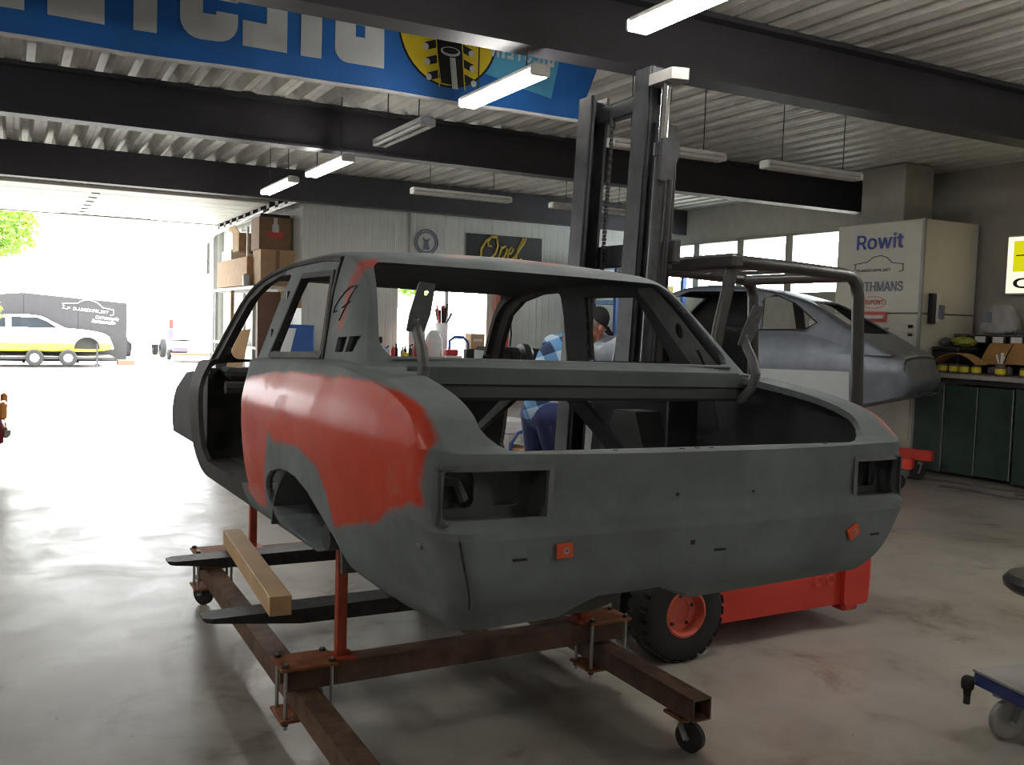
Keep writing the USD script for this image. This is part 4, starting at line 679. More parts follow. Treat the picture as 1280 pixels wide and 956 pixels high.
# lit sign on the wall
sg = thing('light_box_sign', 'lit wall sign with yellow emblem field and black lettering, at right edge', 'sign', (10.5, 6.5, 2.45)); obj('sign_case', MB().box((10.53, 6.50, 2.46), (.12, 1.10, .70), b=.01), 'label_white', sg, 20); obj('sign_face', MB().box((10.465, 6.50, 2.46), (.012, 1.06, .66), b=.002), 'sign_lit', sg, False)
obj('emblem_field', MB().box((10.457, 6.50, 2.56), (.006, .90, .36)), 'sign_yellow', sg, False)
rg = Polygon([(.13*math.cos(a), .13*math.sin(a)) for a in th]) - Polygon([(.108*math.cos(a), .108*math.sin(a)) for a in th]); zz = Polygon([(.32, .01), (-.02, .02), (.06, -.012), (-.32, -.012), (.02, -.024), (-.06, .008)]).buffer(.006)
obj('emblem', MB().prism(affinity.translate(rg, 6.68, 2.56), 'yz', 10.449, 10.454).prism(affinity.translate(affinity.scale(zz, .72, .9), 6.68, 2.56), 'yz', 10.446, 10.449), 'text_black', sg, False)
t_ = meshkit.text_mesh('OPEL', .11, .003, True); vv = np.array(t_.vertices); k_ = .92/(vv[:, 0].max()-vv[:, 0].min()); obj('lettering', trimesh.Trimesh(np.column_stack([10.456-vv[:, 2], 6.96-vv[:, 0]*k_, 2.19+vv[:, 1]]), t_.faces, process=False), 'text_black', sg, False)
# scraps on the floor by the bench
for k, (x, y, a, L, l) in enumerate(((9.05, 6.35, 1.2, 1.3, 'long dark strip of scrap on the floor along the green bench'), (8.75, 5.9, 1.35, 1.1, 'bent grey scrap strip lying further from the green bench'), (9.15, 5.45, 1.0, .8, 'short scrap strip at the right edge below the bench'))):
    d = np.array([math.cos(a), -math.sin(a), 0]); o = obj('scrap_strip', MB().tube([np.array([x, y, .012]) + d*L*(t-.5) + np.array([.05*math.sin(6*t+k), 0, .004*math.sin(9*t)]) for t in np.linspace(0, 1, 12)], .012, 6), 'debris', None); tag(o, l, 'scrap')
o = obj('floor_rag', MB().prism(rpoly([(8.9, 5.15), (9.2, 5.05), (9.3, 5.4), (9.0, 5.5)], .05), 'xy', .001, .03), 'rust_orange', None, 30); tag(o, 'brownish rag on the floor below the green bench', 'rag')

# ------------------------------------------------------------------ rolling stool at the right edge
so = thing('work_stool', 'rolling mechanic stool with round black seat and blue base, cut by the right edge', 'stool', (3.695, 2.25, 0))
obj('seat', MB().lathe([(0, 0), (.14, 0), (.165, .02), (.17, .045), (.15, .07), (0, .078)], (3.675, 2.20, .575), n=36), 'seat_black', so, 40); obj('seat_stem', MB().cyl((3.675, 2.20, .225), (3.675, 2.20, .58), .022, 14), 'chrome', so)
obj('base_tray', MB().box((3.61, 2.20, .200), (.33, .28, .055), -.20, b=.006), 'tool_blue', so, 20); obj('tray_lip', MB().box((3.61, 2.20, .232), (.335, .285, .010), -.20), 'caster_grey', so)
obj('foot_rod', MB().cyl((3.60, 2.30, .200), (3.46, 2.37, .195), .013, 12), 'chrome', so); ft = obj('foot_pad', MB().lathe([(0, 0), (.014, 0), (.016, .02), (.024, .03), (.026, .05), (.024, .068), (.014, .08), (0, .082)], (3.45, 2.375, .13), n=18), 'rubber', so); obj('foot_stub', MB().cyl((3.45, 2.375, .095), (3.45, 2.375, .135), .014, 10), 'steel_dark', ft)
caster(3.527, 2.223, .172, so, .078, 2.9, 'caster_grey', 'caster_grey'); caster(3.73, 2.11, .172, so, .07, 1.0, 'caster_grey'); caster(3.68, 2.29, .172, so, .07, .2, 'caster_grey')
# ------------------------------------------------------------------ back of the hall: bench, tools, person, banners on the wall
bb = thing('rear_bench', 'red-topped workbench under the rear window crowded with tools', 'workbench', (5.9, 13.6, 0))
obj('bench_top', MB().box((5.98, 13.62, .98), (2.9, .68, .05), b=.006), 'brick_red', bb, 20); obj('bench_body', MB().box((5.98, 13.68, .48), (2.8, .54, .92), b=.01), 'board_brown', bb, 20)
for k in range(4): d = obj('drawer', MB().box((4.98+.65*k, 13.40, .76), (.60, .03, .30), b=.006), 'steel_dark', bb, 20); obj('handle', MB().cyl((4.83+.65*k, 13.365, .78), (5.13+.65*k, 13.365, .78), .010, 8), 'alu', d)
ZT = 1.005
GB = 'bottles and jars on the rear bench'
def bottle(x, y, h, r, m, label, cap='black'):
    t = thing('bottle', label, 'bottle', (x, y, ZT), 0, GB); obj('bottle_body', MB().lathe([(0, 0), (r, 0), (r, h*.6), (r*.9, h*.68), (r*.38, h*.8), (r*.38, h*.9), (0, h*.9)], (x, y, ZT), n=18), m, t, 40); obj('bottle_cap', MB().lathe([(0, 0), (r*.48, 0), (r*.44, h*.12), (0, h*.12)], (x, y, ZT+h*.88), n=14), cap, t, 40)
cols = ['bottle_dark', 'bottle_clear', 'purple_grey', 'bottle_dark', 'light_blue', 'bottle_clear', 'red', 'bottle_dark', 'bottle_clear', 'bottle_dark', 'tin_brown', 'bottle_clear']
names = ['dark', 'clear', 'purple', 'black', 'pale blue', 'frosted', 'red', 'short dark', 'tall clear', 'tall black', 'brown', 'squat clear']
for k in range(12):
    bottle(4.78+.068*k+.01*math.sin(k*5), 13.48+.07*(k % 2), .17+.05*((k*5) % 4)/3, .030, cols[k], f'{names[k]} bottle, number {k+1} in the row left of the rear window', 'black' if k % 3 else 'label_white')
def plain(name, mesh, m, label, cat, group=None, smooth=30): return tag(obj(name, mesh, m, None, smooth), label, cat, group)
plain('orange_cup', MB().lathe([(0, 0), (.045, 0), (.05, .09), (0, .09)], (5.35, 13.40, ZT), n=20), 'tape_yellow', 'small yellow pot at the front of the rear bench', 'pot')
cn = thing('red_canister', 'red and white canister standing before the left rear window pane', 'canister', (5.60, 13.45, ZT)); obj('canister_body', MB().lathe([(0, 0), (.085, 0), (.085, .27), (0, .27)], (5.60, 13.45, ZT), n=24), 'red', cn); obj('canister_top', MB().lathe([(.0, .27), (.082, .27), (.080, .52), (.06, .55), (0, .55)], (5.60, 13.45, ZT), n=24), 'label_white', cn); obj('round_label', MB().lathe([(0, 0), (.035, 0), (.033, .004), (0, .004)], (5.58, 13.367, ZT+.42), (0, -1, 0), 20), 'purple_grey', cn)
jg = thing('plastic_jug', 'cream plastic jug left of the gooseneck hinge on the rear bench', 'jug', (5.82, 13.5, ZT)); obj('jug_body', MB().lathe([(0, 0), (.13, 0), (.135, .30), (.09, .40), (.05, .44), (0, .44)], (5.86, 13.50, ZT), n=24), 'label_white', jg); obj('jug_handle', MB().tube([(5.90, 13.5, ZT+.42), (5.99, 13.5, ZT+.40), (5.99, 13.5, ZT+.25), (5.92, 13.5, ZT+.2)], .016), 'label_white', jg)
def holder(x, y, z, n, label, seed):
    r_ = random.Random(seed); t = thing('tool_holder', label, 'tool holder', (x, y, ZT)); obj('holder_can', MB().lathe([(0, 0), (.10, 0), (.11, z-.02), (.09, z-.02), (.085, .02), (0, .02)], (x, y, ZT), n=20), 'label_white', t)
    for k in range(n): a = r_.uniform(0, 6.28); e = r_.uniform(.02, .20); obj('tool', MB().cyl((x+.05*math.cos(a), y+.05*math.sin(a), ZT+z-.1), (x+e*math.cos(a), y+e*.6*math.sin(a), ZT+z+r_.uniform(.10, .30)), r_.choice([.010, .014, .02]), 7, r_.choice([.02, .03, .012])), r_.choice(['black', 'black', 'steel_dark', 'board_brown', 'red']), t)
holder(5.66, 13.78, .62, 12, 'white tub of brushes and tools before the left window pane', 3); holder(6.12, 13.80, .58, 14, 'pale tub bristling with black tools at the window post', 5)
plain('lamp_arm', MB().tube([(6.18, 13.6, ZT), (6.18, 13.6, ZT+.28), (6.26, 13.58, ZT+.34), (6.40, 13.55, ZT+.34), (6.47, 13.52, ZT+.26), (6.48, 13.53, ZT+.14)], .022), 'blue_steel', 'bent dark blue hose arm on the rear bench', 'hose')
plain('black_box', MB().box((6.44, 13.38, ZT+.08), (.17, .12, .16), b=.012), 'black', 'small black box below the blue hose arm', 'box')
plain('red_case', MB().box((6.12, 13.42, ZT+.10), (.20, .18, .09), b=.012), 'red', 'small red case on the rear bench by the hinge', 'case')
plain('white_tray', MB().box((6.16, 13.40, ZT+.027), (.22, .2, .05), b=.01), 'label_white', 'white tray under the small red case', 'tray')
bx = thing('tape_box', 'open cardboard box with tape before the right window pane', 'box', (6.62, 13.6, ZT)); obj('box_body', MB().box((6.64, 13.62, ZT+.20), (.24, .22, .40), b=.004), 'cardboard', bx, 20); obj('box_tape', MB().box((6.64, 13.505, ZT+.30), (.16, .006, .04)), 'label_white', bx)
plain('red_box', MB().box((6.68, 13.40, ZT+.035), (.24, .16, .07), b=.006), 'brick_red', 'flat red box at the front of the rear bench', 'box')
gv = trimesh.creation.icosphere(3); gv.vertices = gv.vertices*(.24, .13, .10)*(1+.5*(meshkit.fbm(gv.vertices*3, 3, 44)-.5))[:, None] + (7.04, 13.62, ZT+.12); plain('cloth_heap', gv, 'bag_grey', 'grey cloth heap right of the cardboard tape box', 'cloth', None, True)
# hanging sockets, wall emblem, wall sign, red post with extinguisher
sk = thing('socket_strip', 'row of four black sockets on the rear wall', 'socket', (4.97, 13.98, 1.27)); obj('strip', MB().box((4.97, 13.985, 1.27), (.44, .02, .11), b=.004), 'seam_grey', sk, 20)
for k in range(4): obj('socket', MB().box((4.81+.107*k, 13.965, 1.27), (.08, .04, .09), b=.008), 'black', sk, 20)
em = thing('round_emblem', 'round grey wall emblem left of the black and yellow banner', 'emblem', (5.9, 13.98, 2.87)); rg2 = Polygon([(.21*math.cos(a), .21*math.sin(a)) for a in th])
obj('emblem_ring', MB().prism(affinity.translate(rg2 - rg2.buffer(-.022), 5.90, 2.86), 'xz', 13.975, 13.99), 'text_grey', em, False); obj('emblem_letters', MB().prism(affinity.translate(rg2.buffer(-.035) - rg2.buffer(-.06), 5.90, 2.86), 'xz', 13.978, 13.99), 'text_grey', em, False)
obj('emblem_figure', MB().prism([(5.84, 2.74), (5.96, 2.74), (5.93, 2.86), (5.97, 2.93), (5.90, 2.90), (5.83, 2.93), (5.87, 2.86)], 'xz', 13.975, 13.99), 'text_grey', em, False)
ob = thing('wall_banner', 'black wall banner with yellow script lettering at the rear', 'banner', (7.3, 13.96, 2.8)); obj('banner_cloth', MB().box((7.33, 13.975, 2.80), (1.44, .012, .52), b=.003), 'text_black', ob, 20)
def script_letters(parent, x, z, s, y):
    S = {'O': [(.62, 1.0), (.40, .98), (.16, .80), (.02, .48), (.05, .16), (.22, 0), (.45, .05), (.66, .30), (.72, .62), (.60, .92), (.36, .96), (.24, .78), (.30, .60), (.45, .58)],
         'p': [(.86, .58), (.92, .62), (.84, .2), (.70, -.35)], 'p2': [(.90, .50), (1.05, .64), (1.16, .52), (1.10, .22), (.98, .08), (.86, .16)], 'e': [(1.22, .30), (1.38, .38), (1.44, .54), (1.34, .62), (1.24, .46), (1.24, .18), (1.38, .06), (1.56, .22)], 'l': [(1.56, .22), (1.86, .80), (1.92, 1.02), (1.80, .98), (1.66, .56), (1.62, .20), (1.72, .04), (1.90, .16)]}
    for k, p in S.items(): obj('lettering', MB().tube([(x+a*s+.18*(b_*s), y, z+b_*s) for a, b_ in p], .020, 6), 'text_yellow', parent, 40)
script_letters(ob, 6.84, 2.62, .42, 13.96)
fe = thing('fire_extinguisher', 'red fire extinguisher hung on the rear wall right of the window', 'extinguisher', (7.28, 13.88, .95)); obj('cylinder', MB().lathe([(0, 0), (.075, 0), (.08, .03), (.08, .50), (.05, .57), (.025, .60), (0, .60)], (7.30, 13.86, 1.05), n=22), 'red', fe, 40); obj('valve', MB().box((7.30, 13.86, 1.70), (.06, .05, .10), b=.01).box((7.26, 13.84, 1.75), (.14, .025, .025)), 'black', fe, 25); obj('hose', MB().tube([(7.30, 13.84, 1.70), (7.40, 13.82, 1.66), (7.42, 13.82, 1.4), (7.40, 13.82, 1.2)], .014), 'black', fe)
plain('wall_batten', MB().box((7.20, 13.95, 1.2), (.10, .06, 1.9), b=.004), 'brick_red', 'pinkish red upright batten beside the rear window', 'batten')
# dark engine bench right of the rear window and clutter
eb = thing('engine_stand', 'low dark stand stacked with black engine parts near the rear', 'stand', (5.3, 9.6, 0)); obj('stand_top', MB().box((5.35, 9.6, 1.03), (1.4, .7, .05)), 'steel_dark', eb)
for sx in (-.62, .62):
    for sy in (-.28, .28): obj('leg', MB().box((5.35+sx, 9.6+sy, .5), (.06, .06, 1.0)), 'steel_dark', eb)
v = MB().box((4.95, 9.6, 1.18), (.40, .42, .26), b=.04).cyl((4.85, 9.36, 1.20), (4.85, 9.30, 1.20), .10, 20).box((5.45, 9.6, 1.17), (.42, .36, .22), b=.05); o = plain('engine_block', MB().box((4.98, 9.6, 1.185), (.44, .42, .26), b=.04).cyl((4.90, 9.40, 1.20), (4.90, 9.34, 1.20), .09, 20).cyl((5.10, 9.40, 1.24), (5.10, 9.34, 1.24), .05, 16), 'black', 'black engine block on the dark stand', 'engine')
plain('gearbox', MB().lathe([(0, 0), (.15, 0), (.15, .08), (.10, .14), (.08, .45), (.05, .50), (0, .50)], (5.28, 9.6, 1.21), (1, 0, 0), 20), 'steel_dark', 'dark gearbox lying on the stand right of the engine', 'gearbox')
# utility cart with white panels and red part seen through the boot
uc = thing('parts_cart', 'low dark cart loaded with parts, seen through the open boot', 'cart', (3.45, 7.0, 0)); obj('cart_top', MB().box((3.48, 6.99, .50), (1.0, .88, .03)), 'board_brown', uc)
for sx in (-.40, .40):
    for sy in (-.35, .35): obj('leg', MB().box((3.48+sx, 6.99+sy, .243), (.04, .04, .484)), 'steel_dark', uc)
plain('plastic_sheet', MB().box((3.22, 6.66, .645), (.22, .28, .03), .5, b=.008, R=np.array([[.85, -.1, -.5], [.1, 1, 0], [.5, 0, .85]])), 'paper_white', 'white plastic panel leaning at the left end of the parts cart', 'panel')
plain('white_tray', MB().box((3.69, 6.99, .72), (.44, .38, .11), .1, b=.015).box((3.63, 6.82, .592), (.05, .05, .15)), 'paper_white', 'large white tray on the parts cart', 'tray')
plain('white_shelf', MB().box((3.87, 7.42, .94), (.66, .30, .035), b=.01).box((3.87, 7.54, .72), (.6, .04, .42)), 'label_white', 'pale shelf board above the parts cart', 'shelf')
plain('car_part', MB().box((3.39, 6.62, .548), (.24, .22, .065), .2, b=.01), 'red', 'dark red part lying on the parts cart', 'car part')
plain('brown_carton', MB().box((3.74, 6.64, .542), (.22, .15, .052), .2, b=.004), 'cardboard', 'flat brown carton on the parts cart', 'carton')
plain('blue_hose', MB().tube([(3.56, 6.60, .53), (3.58, 6.60, .63), (3.64, 6.62, .70), (3.72, 6.64, .72), (3.76, 6.64, .65)], .014), 'blue_steel', 'bent blue hose on the parts cart', 'hose')
# blue rack with boxes beyond the coupe
br_ = thing('blue_rack', 'light blue steel rack against the rear right corner', 'rack', (9.5, 13.3, 0))
for x in (8.9, 10.3):
    for y in (12.9, 13.6): obj('rack_post', MB().box((x, y, 1.4), (.07, .07, 2.8)), 'blue_steel', br_)
for z in (.4, 1.2, 2.0, 2.62): obj('rack_shelf', MB().box((9.6, 13.25, z), (1.45, .75, .07)), 'light_blue', br_)
for x, z, s, m, l in ((9.35, 2.235, (.36, .4, .40), 'board_brown', 'brown box on the upper shelf of the blue rack'), (9.75, 2.19, (.22, .3, .30), 'label_white', 'white box on the upper shelf of the blue rack'), (10.05, 2.18, (.28, .34, .28), 'yellow', 'yellow box on the upper shelf of the blue rack'), (9.2, 2.73, (.5, .4, .15), 'bag_grey', 'grey bundle on top of the blue rack'), (9.75, 2.73, (.3, .3, .15), 'tape_yellow', 'yellow bundle on top of the blue rack'), (9.5, 1.44, (.7, .5, .40), 'label_white', 'white case on the middle shelf of the blue rack')):
    t = thing('rack_box', l, 'box', (x, 13.2, z)); obj('box_body', MB().box((x, 13.2, z), s, b=.01), m, t, 20); obj('box_band', MB().box((x, 13.2-s[1]/2-.002, z), (s[0]*.3, .006, s[2]*.9)), 'seam_grey', t)
# ------------------------------------------------------------------ person bending behind the mast
pe = thing('person', 'person in dark cap, blue checked shirt and dark blue trousers, leaning forward behind the mast', 'person', (3.5, 5.85, 0))
def skeleton(bones, ref=.03, it=12):
    m = Manifold()
    for a, ra, b_, rb in bones: m = m + hullspheres([(a, ra), (b_, rb)])
    v, f = arr(m.refine_to_length(ref)); t = trimesh.Trimesh(v, f); trimesh.smoothing.filter_taubin(t, .5, .53, it); return t
hipL, hipR, kneeL, kneeR, ankL, ankR = (3.42, 5.95, .93), (3.42, 5.75, .93), (3.46, 5.97, .50), (3.52, 5.73, .50), (3.38, 5.98, .09), (3.46, 5.72, .09)
pel, wai, che, neck = (3.42, 5.85, .97), (3.45, 5.85, 1.12), (3.53, 5.85, 1.33), (3.66, 5.84, 1.50)
shL, shR, elL, elR, wrL, wrR = (3.60, 6.03, 1.44), (3.60, 5.66, 1.44), (3.68, 6.10, 1.17), (3.70, 5.60, 1.17), (3.90, 6.02, 1.06), (3.92, 5.70, 1.06)
hd = np.array([3.835, 5.83, 1.60])
def hand(w, s):
    w = np.array(w); d = np.array([.9, .1*s, -.35]); d /= np.linalg.norm(d); l = np.cross(d, (0, 0, 1)); l /= np.linalg.norm(l); B = [(w, .024, w+d*.06, .034)]
    for k, (L, o) in enumerate(((.075, -.030), (.085, -.010), (.08, .011), (.062, .030))): a = w+d*.085+l*o; c = a+d*L*.5+np.array([0, 0, -.015]); e = c+d*L*.35+np.array([0, 0, -.03]); B += [(w+d*.05+l*o, .012, a, .010), (a, .010, c, .009), (c, .009, e, .008)]
    a = w+d*.03-l*.032*s; B += [(w+d*.02, .016, a, .012), (a, .012, a+d*.05-l*.012*s, .009)]; return B
ax = np.array([.86, .05, -.50]); ax /= np.linalg.norm(ax); up = np.array([.50, 0, .86]); lat = np.cross(up, ax)
bones = [(pel, .13, wai, .125), (wai, .12, che, .135), (che, .12, neck, .06), (neck, .055, hd-up*.06, .055), (hd, .078, hd+up*.045, .088), (hd+ax*.03-up*.05, .052, hd+ax*.045-up*.075, .040), (hd+ax*.085-up*.012, .014, hd+ax*.105-up*.03, .012),
         (hd-lat*.085-up*.01, .014, hd-lat*.088-up*.035, .010), (hd+lat*.085-up*.01, .014, hd+lat*.088-up*.035, .010), (shL, .06, shR, .06), (shL, .055, elL, .042), (elL, .04, wrL, .026), (shR, .055, elR, .042), (elR, .04, wrR, .026), (hipL, .09, kneeL, .058), (kneeL, .055, ankL, .038), (hipR, .09, kneeR, .058), (kneeR, .055, ankR, .038)] + hand(wrL, 1) + hand(wrR, -1)
obj('body', skeleton(bones, .022, 8), 'skin', pe, True)
for s in (-1, 1): obj('eye', MB().lathe([(0, 0), (.010, 0), (.007, .006), (0, .008)], hd+ax*.078+lat*s*.032+up*.012, ax, 12), 'label_white', pe); obj('eyebrow', MB().tube([hd+ax*.086+lat*s*.018+up*.03, hd+ax*.084+lat*s*.045+up*.03], .005), 'hair_grey', pe)
obj('mouth', MB().tube([hd+ax*.088-up*.062+lat*q for q in (-.022, 0, .022)], .005), 'brick_red', pe)
obj('hair', skeleton([(hd-ax*.045-up*.0, .075, hd-ax*.05-up*.03, .06)], .02, 4), 'hair_grey', pe, True)
cp = skeleton([(hd+up*.055-ax*.008, .096, hd+up*.07, .085)], .02, 4) ; cpm = man(cp) - mbox((0, 0, 0), (.01, .01, .01)); obj('cap', hullspheres([(hd+up*.045-ax*.01, .098), (hd+up*.075, .08)]).trim_by_plane(tuple(up), float(up @ (hd+up*.028))), 'cap_black', pe, 40)
obj('cap_brim', hullspheres([(hd+ax*.085+up*.035+lat*.04, .010), (hd+ax*.085+up*.035-lat*.04, .010), (hd+ax*.165+up*.02+lat*.025, .008), (hd+ax*.165+up*.02-lat*.025, .008)]), 'cap_black', pe, 40)
nodes = {'g': ('geometry', {}), 'm': ('mapping', {'scale': (7.0, 7.0, 7.0), 'rotation': (.2, .3, .4)}), 'c': ('separate_xyz', {}), 'w1': ('math', {'math_type': 'sine'}), 'w2': ('math', {'math_type': 'sine'}), 'k1': ('math', {'math_type': 'multiply', 'value2': 5.5}), 'k2': ('math', {'math_type': 'multiply', 'value2': 5.5}), 's1': ('math', {'math_type': 'greater_than', 'value2': .15}), 's2': ('math', {'math_type': 'greater_than', 'value2': .15}), 'a': ('math', {'math_type': 'add'}),
         'r': ('rgb_ramp', {'ramp': [(0, (.03, .05, .13)), (.30, (.035, .07, .20)), (.34, (.12, .30, .58)), (.62, (.14, .34, .62)), (.66, (.45, .62, .80)), (1, (.5, .66, .82))]}), 'mr': ('map_range', {'from_min': 0.0, 'from_max': 2.0}), 'p': ('principled_bsdf', {'roughness': .85})}
MAT['shirt_check'] = usdkit.material(stage, '/World/Looks/shirt_check', nodes, [('g.position', 'm.vector'), ('m.vector', 'c.vector'), ('c.x', 'k1.value1'), ('c.z', 'k2.value1'), ('k1.value', 'w1.value1'), ('k2.value', 'w2.value1'), ('w1.value', 's1.value1'), ('w2.value', 's2.value1'), ('s1.value', 'a.value1'), ('s2.value', 'a.value2'), ('a.value', 'mr.value'), ('mr.result', 'r.fac'), ('r.color', 'p.base_color')], surface='p.BSDF')
obj('shirt', skeleton([((3.42, 5.85, .98), .148, wai, .150), (wai, .148, che, .158), (che, .15, (3.60, 5.845, 1.43), .115), (shL, .085, shR, .085), (shL, .080, elL, .062), (shR, .080, elR, .062), (elL, .06, tuple(np.array(elL)*.5+np.array(wrL)*.5), .05), (elR, .06, tuple(np.array(elR)*.5+np.array(wrR)*.5), .05), (neck, .066, (3.60, 5.845, 1.43), .1)], .025, 8), 'shirt_check', pe, True)
obj('trousers', skeleton([((3.42, 5.85, .99), .140, pel, .142), (hipL, .118, hipR, .118), (hipL, .115, kneeL, .078), (kneeL, .078, (3.385, 5.98, .10), .062), (hipR, .115, kneeR, .078), (kneeR, .078, (3.465, 5.72, .10), .062)], .025, 8), 'trouser_blue', pe, True)
for a in (ankL, ankR): obj('shoe', hullspheres([((a[0]-.04, a[1], .045), .045), ((a[0]+.02, a[1], .075), .045), ((a[0]+.17, a[1], .038), .036)]), 'black', pe, 40)
# ------------------------------------------------------------------ shelf with cartons along the door bay
sh = thing('box_shelf', 'white storage shelf loaded with cartons beside the open door', 'shelf', (3.6, 16.5, 0))
for y in (14.6, 16.2, 17.6): obj('shelf_post', MB().box((3.30, y, 1.0), (.05, .05, 2.0)), 'panel_white', sh); obj('shelf_post', MB().box((3.80, y, 1.0), (.05, .05, 2.0)), 'panel_white', sh)
obj('shelf_board', MB().box((3.56, 16.0, 2.03), (.62, 3.6, .05)), 'panel_white', sh); obj('shelf_board', MB().box((3.56, 16.0, .5), (.62, 3.6, .05)), 'panel_white', sh); obj('shelf_board', MB().box((3.56, 16.0, 1.1), (.62, 3.6, .04)), 'panel_white', sh)
def carton(c, d, m, label, rz=0.0, flaps=False, tape=True, mark=None):
    t = thing('carton', label, 'carton', (c[0], c[1], c[2]-d[2]/2), 0, 'cartons on the door shelf'); obj('carton_body', MB().box(c, d, rz, b=.006), m, t, 20)
    if tape: obj('carton_tape', MB().box((c[0], c[1]-d[1]/2-.002, c[2]+d[2]*.2), (d[0]*.12, .004, d[2]*.58), 0), 'cardboard_dark' if m == 'cardboard' else 'label_white', t)
    if flaps:
        for s in (-1, 1): obj('flap', MB().box((c[0]+s*d[0]*.55, c[1], c[2]+d[2]*.5+.05), (.012, d[1]*.95, .16), R=np.array([[math.cos(s*.6), 0, math.sin(s*.6)], [0, 1, 0], [-math.sin(s*.6), 0, math.cos(s*.6)]])), m, t)
    if mark: obj('printed_mark', MB().prism(affinity.translate(affinity.scale(Polygon([(math.cos(a), math.sin(a)) for a in th]), .13, .07), c[0], c[2]-.01), 'xz', c[1]-d[1]/2-.006, c[1]-d[1]/2), 'text_red', t, False); obj('printed_label', MB().box((c[0], c[1]-d[1]/2-.004, c[2]+.08), (.10, .006, .12)), 'label_white', t)
carton((3.52, 16.2, 2.30), (.50, 2.4, .46), 'cardboard', 'long pale carton on the shelf, front row below the white box')
carton((3.52, 16.75, 2.62), (.44, .8, .28 - .10), 'paper_white', 'white carton on top of the long pale carton')
carton((3.62, 14.72, 2.34), (.52, .55, .56), 'cardboard', 'tan carton at the near end of the shelf under the marked one')
carton((3.60, 14.80, 2.87), (.50, .55, .50), 'cardboard_dark', 'brown carton with round red print, topmost at the near end', mark=1)
carton((3.50, 15.95, 2.80), (.42, .5, .30), 'cardboard', 'open carton with raised flaps behind the red-marked carton', flaps=True)
plain('flat_crate', MB().box((3.60, 14.80, 3.145), (.46, .5, .05), b=.006), 'steel_dark', 'flat dark crate lying on the red-marked carton', 'crate')
plain('angle_bracket', MB().box((3.36, 15.35, 2.78), (.03, .05, .48)).box((3.36, 15.55, 3.0), (.03, .42, .05)), 'paper_white', 'white angled frame beside the red-marked carton', 'frame')
plain('glass_jars', MB().lathe([(0, 0), (.06, 0), (.06, .16), (.04, .19), (0, .19)], (3.27, 14.99, 2.06), n=16), 'bottle_clear', 'clear jar between the cartons on the shelf', 'jar')
plain('steel_rail', MB().tube([(3.45, 19.3, 2.4), (3.45, 19.3, 3.0), (3.45, 18.6, 3.14), (3.45, 14.6, 3.22)], .03, 8), 'track_steel', 'bent pale steel pipe running along the door bay wall', 'pipe')
plain('wood_stud', MB().box((3.20, 15.75, 1.0), (.05, .10, 2.0)), 'pine', 'raw wood upright under the carton shelf', 'stud')
plain('board_stack', MB().box((3.40, 14.10, .98), (.34, .12, 1.96), b=.006), 'board_brown', 'tall dark brown board standing at the near end of the shelf', 'board')
plain('tan_carton', MB().box((3.74, 14.12, 1.86), (.34, .22, .26), b=.006), 'cardboard', 'small tan carton perched right of the brown board', 'carton')
bc = thing('blue_cabinet', 'blue steel locker standing at the corner behind the car', 'cabinet', (3.66, 13.7, 0)); obj('cabinet_body', MB().box((3.72, 13.75, .74), (.46, .44, 1.48), b=.01), 'blue_steel', bc, 20); obj('cabinet_door', MB().box((3.72, 13.52, .74), (.42, .02, 1.40), b=.005), 'blue_steel', bc, 20); obj('handle', MB().box((3.88, 13.50, .85), (.02, .03, .12), b=.005), 'alu', bc)
plain('paper_sheet', MB().prism([(3.10, .0), (3.26, .0), (3.61, 1.43), (3.46, 1.43)], 'xz', 13.28, 13.295), 'paper_white', 'white sheet leaning before the blue locker', 'sheet')
plain('broom', MB().cyl((4.06, 13.90, .1), (4.03, 13.93, 1.115), .024, 10).box((4.12, 13.92, .06), (.28, .08, .12)), 'yellow', 'yellow-handled broom leaning at the white rear wall', 'broom')
plain('broom_grip', MB().cyl((4.03, 13.93, 1.12), (4.03, 13.94, 1.34), .030, 10), 'black', 'black grip on top of the yellow broom handle', 'grip')
plain('cardboard_sheet', MB().prism([(2.10, .0), (2.42, .0), (2.72, 1.42), (2.58, 1.40)], 'xz', 12.2, 12.24), 'cardboard', 'large tan cardboard sheet leaning by the car nose', 'cardboard')
plain('sheet_prop', MB().box((2.45, 12.5, .55), (.3, .45, 1.1), b=.01), 'steel_dark', 'dark crate that props the tan cardboard sheet', 'crate')

# ------------------------------------------------------------------ yard outside
struct('ground', MB().box((5, 50, -.11), (120, 84, .12)), 'asphalt')
fn = thing('yard_hoarding', 'black yard hoarding with white car outline and lettering, beyond the door', 'hoarding', (0, 31.2, 0))
xs = [-9.0, -6.6, -4.2, -1.9, .30, 1.75, 3.12]
for a, b_ in zip(xs, xs[1:]):
    tz = lambda x: 2.06 - .075*(x-.3) if x > .3 else 2.06 - .10*(.3-x); obj('hoarding_board', MB().prism([(a+.004, .05), (b_-.004, .05), (b_-.004, tz(b_)), (a+.004, tz(a))], 'xz', 31.0, 31.06), 'fence_black', fn, False)
for x, zz_ in ((-6.6, 1.35), (-4.2, 1.58), (-1.9, 1.82), (.30, 2.03), (1.75, 1.93), (3.075, 1.83)): obj('hoarding_post', MB().box((x, 31.10, zz_/2), (.08, .08, zz_)), 'fence_black', fn)
def decal_x(txt, x, z, h, m, parent, w, y=30.99, slope=-.09):
    t = meshkit.text_mesh(txt, h, .004, True); v = np.array(t.vertices); k = w/(v[:, 0].max()-v[:, 0].min()); xx = v[:, 0]*k
    return obj('lettering', trimesh.Trimesh(np.column_stack([x+xx+.25*v[:, 1], y-v[:, 2], z+v[:, 1]+slope*xx]), np.array(t.faces)[:, ::1], process=False), m, parent, False)
b = MB(); s_ = 1.42
for L in CARL: b.tube([(1.33+a*s_, 30.985, 1.64+c*s_-.08*a*s_) for a, c in L], .016, 5)
